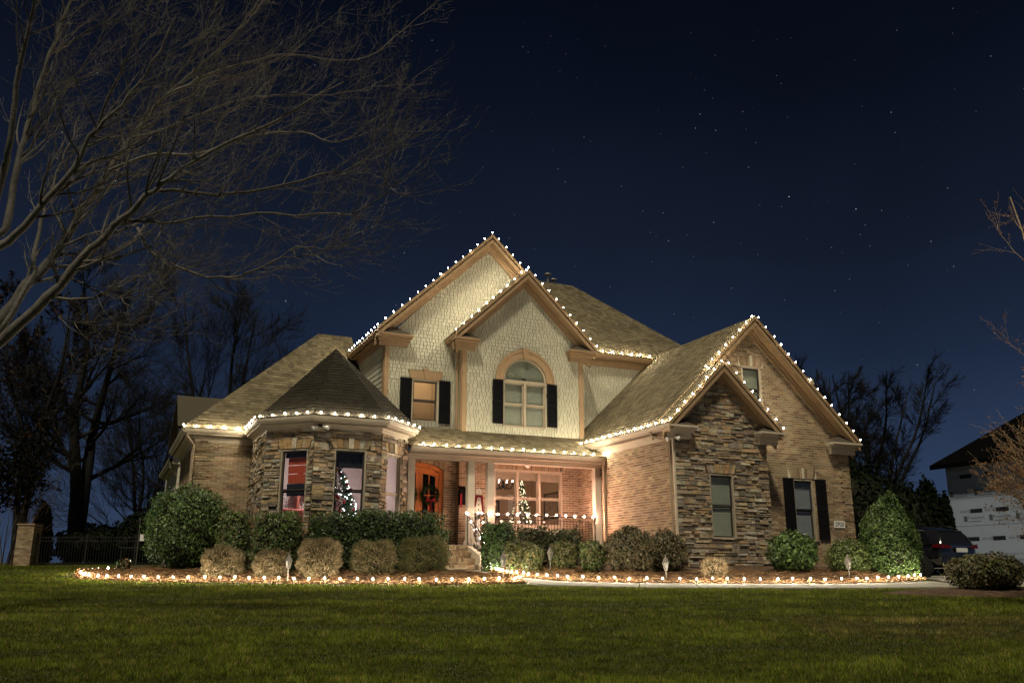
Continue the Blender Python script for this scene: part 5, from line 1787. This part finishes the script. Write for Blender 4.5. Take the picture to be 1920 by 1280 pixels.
def far_tree(label, L, D, h, r, lean=0.0, stems=1, spread=(.3, .75), kids=(2.2, 2.2, 2.3), first=.22, name='bare_tree', leaf=None, up=.5, width=.34, nl=13, col=None):
    x, y = LD(L, D)
    z = H(x, y)
    o = empty(name, (x, y, z), 0, label, 'tree', 'bare trees behind the house')
    S, T = Segs(.0105), Segs(.0105)
    pal = col or [(.007, .0065, .0065), (.005, .005, .005), (.010, .009, .009)]  # bark painted near black, as if beyond the reach of the street light
    for s in range(stems):
        an = 2 * math.pi * s / max(1, stems) + L
        sx_, sy_ = math.cos(an) * lean * h, math.sin(an) * lean * h
        pts, rr = limb(S, [(0, 0, -.4), (sx_ * .12, sy_ * .12, h * .2), (sx_ * .4 + rng.normal(0, .2), sy_ * .4, h * .45), (sx_ * .7 + rng.normal(0, .3), sy_ * .7, h * .7), (sx_, sy_, h * .95)], r / math.sqrt(stems), .03)
        n = len(pts)
        for i in range(n - 1):
            zt = pts[i][2] / h
            if zt < first: continue
            for _ in range(int(nl / stems ** .7 / 5.5 + rng.random())):
                a = rng.uniform(0, 6.283)
                e = rng.uniform(.25, .95)
                d = np.array([math.cos(a) * math.cos(e), math.sin(a) * math.cos(e), math.sin(e)])
                shoot(S, T, pts[i], d, h * width * (1.25 - zt) * rng.uniform(.6, 1.1), max(.03, rr[i] * .5), 3, d * .5, up, spread, kids, .035)
    S.obj('trunk', 'bark', o, 5, pal)
    T.obj('crown', 'bark', o, 3, pal)
    if leaf:
        b = np.array(T.b)
        b = b[rng.integers(0, len(b), leaf)]
        n = len(b)
        t = rng.normal(0, .07, (n, 3)); u = rng.normal(0, .07, (n, 3))
        V = np.stack([b - t, b + u, b + t], 1)
        C = np.array([(.030, .013, .005), (.016, .010, .005), (.010, .008, .005)])[rng.integers(0, 3, n)]  # leaf browns darkened too, their lack of light put into the colour
        lo = arr_obj('leaves', V.reshape(-1, 3), np.arange(n * 3).reshape(n, 3), np.repeat(C, 3, 0), 'twig', None, 'stuff')
        lo.parent = o
    return o
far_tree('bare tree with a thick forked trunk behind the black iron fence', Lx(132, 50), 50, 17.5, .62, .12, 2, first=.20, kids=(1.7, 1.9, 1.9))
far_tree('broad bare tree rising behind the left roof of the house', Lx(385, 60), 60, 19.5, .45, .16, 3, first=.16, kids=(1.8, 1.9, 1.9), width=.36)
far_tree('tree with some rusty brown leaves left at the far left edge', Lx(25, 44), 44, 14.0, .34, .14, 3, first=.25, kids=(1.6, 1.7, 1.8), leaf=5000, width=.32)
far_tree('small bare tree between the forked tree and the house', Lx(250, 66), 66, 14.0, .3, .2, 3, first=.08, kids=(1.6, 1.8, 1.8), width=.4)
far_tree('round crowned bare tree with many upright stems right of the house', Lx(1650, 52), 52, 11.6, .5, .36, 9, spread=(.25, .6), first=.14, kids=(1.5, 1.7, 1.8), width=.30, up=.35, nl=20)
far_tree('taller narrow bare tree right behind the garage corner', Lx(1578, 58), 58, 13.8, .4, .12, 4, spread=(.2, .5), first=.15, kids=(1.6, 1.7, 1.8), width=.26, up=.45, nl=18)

# leafless ornamental tree at the right edge, seed heads still on it
def right_tree():
    x, y = LD(Lx(2112, 15.5), 15.5)
    z = H(x, y)
    o = empty('ornamental_tree', (x, y, z), 0, 'pale branched tree with tan seed heads reaching in at the right edge', 'tree')
    S, T = Segs(), Segs()
    dl = np.array([-CS, SN, 0.0])
    df = np.array([SN, CS, 0.0])
    for k, (ln, e, f) in enumerate(((2.4, .55, .1), (2.5, .8, -.2), (2.3, 1.0, .2), (2.2, .42, -.3), (3.1, 1.25, .0), (2.2, .62, .25), (4.4, 1.36, -.15), (4.8, 1.40, .2), (2.3, .7, 0), (8.6, 1.49, .1))):
        d = dl * math.cos(e) * (1 if k != 4 else .6) + df * f + np.array([0, 0, math.sin(e)])
        pts, rr = limb(S, [(0, 0, -.2), tuple(dl * .05 + np.array([0, 0, .8 + .1 * k])), tuple(d * ln * .45 + np.array([0, 0, .9])), tuple(d * ln * .8 + np.array([0, 0, .95 + .1 * (k % 3)]))], .05, .012)
        for i in range(6 if k < 9 else 10, len(pts) - 1):
            for _ in range(2):
                x_ = rng.normal(0, 1, 3)
                dd = (pts[i + 1] - pts[i]); dd /= np.linalg.norm(dd)
                x_ -= x_.dot(dd) * dd; x_ /= np.linalg.norm(x_)
                an = rng.uniform(.3, .7)
                shoot(S, T, pts[i], dd * math.cos(an) + x_ * math.sin(an), rng.uniform(.5, 1.0) * (1.35 if k > 8 else 1), .009, 2, dl * .4, .5, (.3, .7), (.9, 1.0), .006)
    pal = [(.34, .24, .14), (.28, .19, .11), (.40, .29, .18)]
    S.obj('trunk', 'bark', o, 6, pal)
    T.obj('crown', 'bark', o, 3, pal)
    b = np.array(T.b)
    b = b[b[:, 2] > .8]
    b = b[rng.integers(0, len(b), 8000)] + rng.normal(0, .03, (8000, 3))
    n = len(b)
    t = rng.normal(0, .014, (n, 3)); u = rng.normal(0, .014, (n, 3))
    V = np.stack([b - t, b + u, b + t], 1)
    C = np.array([(.22, .105, .045), (.28, .15, .065), (.16, .075, .04)])[rng.integers(0, 3, n)]
    lo = arr_obj('seed_heads', V.reshape(-1, 3), np.arange(n * 3).reshape(n, 3), np.repeat(C, 3, 0), 'twig', None, 'stuff')
    lo.parent = o
right_tree()

def dark_evergreen(label, L, D, h, w, shape='cone', n=2600):
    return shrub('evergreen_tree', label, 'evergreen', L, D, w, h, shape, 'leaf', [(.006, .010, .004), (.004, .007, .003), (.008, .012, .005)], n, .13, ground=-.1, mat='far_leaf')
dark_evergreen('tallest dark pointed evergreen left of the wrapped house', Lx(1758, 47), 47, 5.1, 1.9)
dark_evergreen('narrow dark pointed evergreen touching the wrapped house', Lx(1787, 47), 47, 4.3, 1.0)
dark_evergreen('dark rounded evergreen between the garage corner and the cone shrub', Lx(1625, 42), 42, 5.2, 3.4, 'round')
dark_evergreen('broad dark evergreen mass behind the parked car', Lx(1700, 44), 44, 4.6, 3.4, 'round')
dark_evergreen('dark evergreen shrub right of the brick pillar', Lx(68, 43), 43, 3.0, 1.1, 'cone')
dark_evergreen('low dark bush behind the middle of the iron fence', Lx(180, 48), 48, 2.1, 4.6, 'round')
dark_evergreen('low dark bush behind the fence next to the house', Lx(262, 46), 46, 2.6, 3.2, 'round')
cr_ = empty('tall_shrub', (*LD(Lx(6, 41), 41), H(*LD(Lx(6, 41), 41))), 0, 'leggy bare stemmed shrub left of the brick pillar', 'shrub')
S, T = Segs(), Segs()
for k in range(16):
    a = rng.uniform(0, 6.283)
    shoot(S, T, (math.cos(a) * .3, math.sin(a) * .3, 0), (math.cos(a) * .35, math.sin(a) * .35, 1), rng.uniform(2.6, 4.2), .03, 2, np.array([math.cos(a), math.sin(a), 0]) * .2, .6, (.2, .5), (.9, 1.2), .012)
S.obj('stem', 'bark', cr_, 5, [(.07, .05, .035), (.05, .036, .025)])
T.obj('twigs', 'bark', cr_, 3, [(.12, .085, .055)])
P, t_, b_, d_ = leaves(2200, superq('round', 1.3, 1.3, 1.7, 1.0), .10, None, .8, (.3, 1.0))
V = np.stack([P - t_, P + b_, P + t_, P - b_], 1) + np.array([0, 0, 4.0])
fo = arr_obj('foliage', V.reshape(-1, 3), np.arange(8800).reshape(-1, 4), np.full((8800, 3), (.006, .006, .004)), 'far_leaf'); fo.parent = cr_

# ------------------------------------------------------------------ fence, pillar, parked car, house next door
px_, py_ = LD(Lx(45, 40), 40)
pil = empty('brick_pillar', (px_, py_, H(px_, py_)), -YAW, 'square brick pillar at the left end of the iron fence', 'pillar')
mb = MB(); mb.box(-.35, .35, -.35, .35, -.2, 1.74); mb.build('core', 'mortar').parent = pil
mb = MB(); mb.box(-.40, .40, -.40, .40, 1.741, 1.80, (.3, .2, .12)); mb.build('cap', 'brick').parent = pil
bw = MB()
row = 0
z = -.1
while z < 1.7:
    for (ax, sg) in ((0, -1), (1, -1), (1, 1)):
        x = -.36 - (.125 if row % 2 else 0)
        while x < .36:
            a, b = max(-.36, x), min(.36, x + .239)
            if b - a > .03:
                c = vary(rnd.choice(BRICK), .2)
                if ax == 0: bw.box(a, b, -.362, -.351, z, z + .068, c)
                elif sg < 0: bw.box(-.362, -.351, a, b, z, z + .068, c)
                else: bw.box(.351, .362, a, b, z, z + .068, c)
            x += .25
    z += .079; row += 1
bo_ = bw.build('brickwork', 'brick', kind='stuff'); bo_.parent = pil

def iron_fence(label, A, B, h, gap=.13):
    a, b = Vector((*LD(*A), 0)), Vector((*LD(*B), 0))
    a.z, b.z = H(a.x, a.y), H(b.x, b.y)
    o = empty('iron_fence', a, 0, label, 'fence')
    n = int((b - a).length / gap)
    d = b - a
    for zz in (.12, h - .22, h - .06):
        mb = MB(); mb.tube([(0, 0, zz), (d.x, d.y, d.z + zz)], .02, 4); mb.build('rail', 'fence').parent = o
    me = None
    for k in range(n + 1):
        q = d * (k / n)
        if k % 18 == 0:
            mb = MB(); mb.box(-.035, .035, -.035, .035, -.1, h + .08); mb.box(-.05, .05, -.05, .05, h + .081, h + .11)
            p = mb.build('post', 'fence'); p.location = q; p.parent = o
        else:
            if me is None:
                mb = MB(); mb.box(-.009, .009, -.009, .009, .02, h); me = mb.mesh('picket'); me.materials.append(MATS['fence'])
            p = bpy.data.objects.new('picket', me); COL.objects.link(p); p.location = q; p.parent = o
iron_fence('black iron fence between the brick pillar and the house', (Lx(62, 40), 40), (Lx(310, 40), 40), 1.28, .12)
sg = empty('yard_sign', (*LD(Lx(258, 36), 36), H(*LD(Lx(258, 36), 36))), -YAW, 'small white sign on a thin frame in front of the iron fence', 'sign')
mb = MB(); mb.tube([(-.12, 0, 0), (-.12, 0, 1.9)], .012, 4); mb.build('pole', 'metal').parent = sg
mb = MB(); mb.box(-.06, .12, -.012, .012, 1.0, 1.26); mb.build('board', 'white_paint').parent = sg
tbl = empty('garden_bench', (*LD(Lx(254, 37), 37), H(*LD(Lx(254, 37), 37))), -YAW, 'thin legged dark bench frame by the iron fence', 'bench')
mb = MB(); mb.box(-.7, .7, -.2, .2, .72, .77); mb.build('seat', 'fence').parent = tbl
for x in (-.62, .62):
    for y in (-.15, .15):
        mb = MB(); mb.box(x - .02, x + .02, y - .02, y + .02, 0, .719); mb.build('leg', 'fence').parent = tbl

def car(label, x, y, rz):
    """dark suv; local -y is the tail, +y the nose, z up from the road"""
    o = empty('parked_car', (x, y, H(x, y) + .03), rz, label, 'car')
    hw = .95
    # rings along the length: y, half width at sill / belt / roof, z of sill, belt, roof
    st = [(-2.30, .78, .84, .60, .52, 1.02, 1.06), (-2.22, .90, .90, .66, .36, 1.06, 1.40), (-1.85, .94, .93, .70, .34, 1.08, 1.66), (-.9, .95, .94, .72, .33, 1.07, 1.74), (.1, .95, .94, .71, .33, 1.05, 1.73),
          (.75, .95, .94, .68, .33, 1.03, 1.60), (1.35, .95, .93, .80, .33, 1.02, 1.12), (2.05, .93, .88, .74, .34, .93, .98), (2.38, .80, .74, .60, .42, .74, .78)]
    bm = bmesh.new()
    rings = []
    for (yy, a, b, c, z0, z1, z2) in st:
        pr = [(-a, z0), (-a * 1.01, (z0 + z1) * .5), (-b, z1), (-c, z2 - .05), (-c * .85, z2), (0, z2 + .02), (c * .85, z2), (c, z2 - .05), (b, z1), (a * 1.01, (z0 + z1) * .5), (a, z0), (0, z0 - .05)]
        rings.append([bm.verts.new((p[0], yy, p[1])) for p in pr])
    for r0, r1 in zip(rings[:-1], rings[1:]):
        for k in range(12):
            bm.faces.new((r0[k], r0[(k + 1) % 12], r1[(k + 1) % 12], r1[k]))
    bm.faces.new(rings[0][::-1]); bm.faces.new(rings[-1])
    bmesh.ops.recalc_face_normals(bm, faces=bm.faces)
    me = bpy.data.meshes.new('body'); bm.to_mesh(me); bm.free()
    me.color_attributes.new('tint', 'FLOAT_COLOR', 'POINT')
    me.materials.append(MATS['car_paint'])
    me.polygons.foreach_set('use_smooth', [True] * len(me.polygons))
    body = bpy.data.objects.new('body', me); COL.objects.link(body); body.parent = o
    sub = body.modifiers.new('s', 'SUBSURF'); sub.levels = 1; sub.render_levels = 2
    def part(mb, name, mat): 
        p = mb.build(name, mat); p.parent = o; return p
    for s in (-1, 1):
        for yy in (-1.42, 1.45):
            ar = MB(); ar.tube([(s * .80, yy, .38), (s * .962, yy, .38)], .43, 20); part(ar, 'wheel_arch', 'rubber')
            w = MB()
            w.tube([(s * .74, yy, .37), (s * .78, yy, .37), (s * .955, yy, .37), (s * .975, yy, .37)], [.33, .37, .37, .34], 24)
            wo2 = part(w, 'wheel', 'rubber')
            r = MB(); r.tube([(s * .972, yy, .37), (s * .982, yy, .37)], .26, 20)
            ro = r.build('rim_dish', 'fence'); ro.parent = wo2
            for k in range(10):
                an = 2 * math.pi * k / 10
                m = MB(); m.tube([(s * .985, yy + .04 * math.cos(an), .37 + .04 * math.sin(an)), (s * .99, yy + .25 * math.cos(an), .37 + .25 * math.sin(an))], [.02, .013], 4)
                mo = m.build('spoke', 'rim'); mo.parent = wo2
            m = MB()
            m.tube([(s * .985, yy + .26 * math.cos(a), .37 + .26 * math.sin(a)) for a in np.linspace(0, 2 * math.pi, 25)], .014, 4); mo = m.build('rim', 'rim'); mo.parent = wo2
        # side glass and its bright trim line
        g = MB(); g.prism([(s * .925, -1.95, 1.12), (s * .935, .95, 1.10), (s * .775, .55, 1.55), (s * .76, -.9, 1.64), (s * .775, -1.55, 1.58)], (s * .012, 0, .01)); part(g, 'side_window', 'car_glass')
        tr = MB(); tr.tube([(s * .945, .9, 1.105), (s * .95, -1.85, 1.12), (s * .94, -2.0, 1.17), (s * .80, -1.60, 1.585), (s * .785, -.9, 1.65), (s * .795, .5, 1.57)], .012, 5); part(tr, 'window_trim', 'chrome')
        rr = MB(); rr.tube([(s * .66, -1.7, 1.70), (s * .66, -1.4, 1.775), (s * .66, .2, 1.79), (s * .66, .5, 1.72)], .02, 6); part(rr, 'roof_rail', 'chrome')
        tl = MB()
        tl.prism([(s * .955, -1.98, 1.00), (s * .93, -2.26, .98), (s * .90, -2.275, 1.12), (s * .935, -1.98, 1.08)], (s * .015, -.01, 0))
        tl.prism([(s * .90, -2.285, .97), (s * .50, -2.345, .97), (s * .50, -2.325, 1.06), (s * .89, -2.27, 1.12)], (0, -.03, 0))
        part(tl, 'tail_light', 'tail_red')
        rf = MB(); rf.prism([(s * .86, -2.285, .55), (s * .62, -2.325, .55), (s * .62, -2.325, .60), (s * .86, -2.285, .60)], (0, -.02, 0)); part(rf, 'reflector', 'tail_red')
        ex = MB(); ex.tube([(s * .55, -2.25, .40), (s * .55, -2.36, .40)], [.06, .06], 10); part(ex, 'exhaust', 'chrome')
        mr = MB(); mr.ball((s * 1.03, .78, 1.15), .10, sub=2, sz=.8); part(mr, 'mirror', 'car_paint')
    lp = MB(); lp.box(-.26, .26, -2.40, -2.375, .84, .98); part(lp, 'number_plate', 'plate')
    rw = MB(); rw.prism([(-.66, -2.245, 1.14), (.66, -2.245, 1.14), (.55, -1.96, 1.58), (-.55, -1.96, 1.58)], (0, -.02, .012)); part(rw, 'rear_window', 'car_glass')
    bp = MB(); bp.prism([(-.88, -2.30, .42), (.88, -2.30, .42), (.80, -2.39, .46), (-.80, -2.39, .46)], (0, 0, .22)); part(bp, 'bumper', 'car_paint')
    ch_ = MB(); ch_.tube([(-.5, -2.36, 1.03), (.5, -2.36, 1.03)], .012, 5); part(ch_, 'trim_strip', 'chrome')
cx_, cy_ = LD(Lx(1704, 33.4), 33.4)
car('dark suv parked on the driveway with its red tail light toward the street', cx_, cy_, 0.0)

nb = empty('wrapped_house', (44, 30, .3), 0, 'unfinished neighbouring house still covered in pale printed house wrap', 'house')
NX, NY = 42.6, 35.2
FN = FR((NX, NY, 0), (0, -1, 0))
def npart(mb, name, mat):
    p = mb.build(name, mat, nb); return p
m = MB(); m.box(NX, NX + 13, NY - 15, NY, -.4, 6.0); nw = npart(m, 'wall', 'housewrap')
m = MB()
e0, e1 = NX - .55, NX + 13.5
y0, y1 = NY - 15.5, NY + .55
ry = 7.2
m.solid([(e0, y0, 5.95), (e1, y0, 5.95), (e1, y1, 5.95), (e0, y1, 5.95), (e0 + 6.9, y0 + 6, 11.2), (e0 + 6.9, y1 - 6.9, 11.2)],
        [(3, 0, 4, 5), (0, 1, 4), (1, 2, 5, 4), (2, 3, 5), (0, 3, 2, 1)])
npart(m, 'roof', 'far_roof')
m = MB(); m.box(e0 - .02, e0 + .02, y0, y1, 5.7, 5.94); npart(m, 'fascia', 'far_roof')
for k, z in enumerate((5.6, 4.05, 2.55, 1.05)):
    m = MB(); m.fbox(FN, 0, 15, z, z + .012, .001, .004); npart(m, 'wrap_seam', 'print_grey')
for r, z in enumerate((5.12, 3.25, 1.78)):
    for k in range(9):
        x = .25 + k * 1.55 + (.4 if r % 2 else 0)
        m = MB(); m.fbox(FN, x + .60, x + 1.34, z - .02, z + .19, .001, .004); npart(m, 'printed_bar', 'print_dark')
        text('print', 'HOUSE', FN, x + .27, z + .07, .001, .20, 'print_grey', nb, .001)
for r, z in enumerate((4.28, 2.92, .72)):
    for k in range(9):
        x = .1 + k * 1.55 + (.7 if r % 2 else 0)
        m = MB(); m.fbox(FN, x, x + .2, z - .13, z + .17, .001, .004); npart(m, 'emblem', 'print_grey')
        text('print', 'Protection', FN, x + .74, z + .05, .001, .245, 'print_grey', nb, .001)
        m = MB(); m.fbox(FN, x + .26, x + 1.05, z - .15, z - .12, .001, .003); npart(m, 'printed_line', 'print_grey')
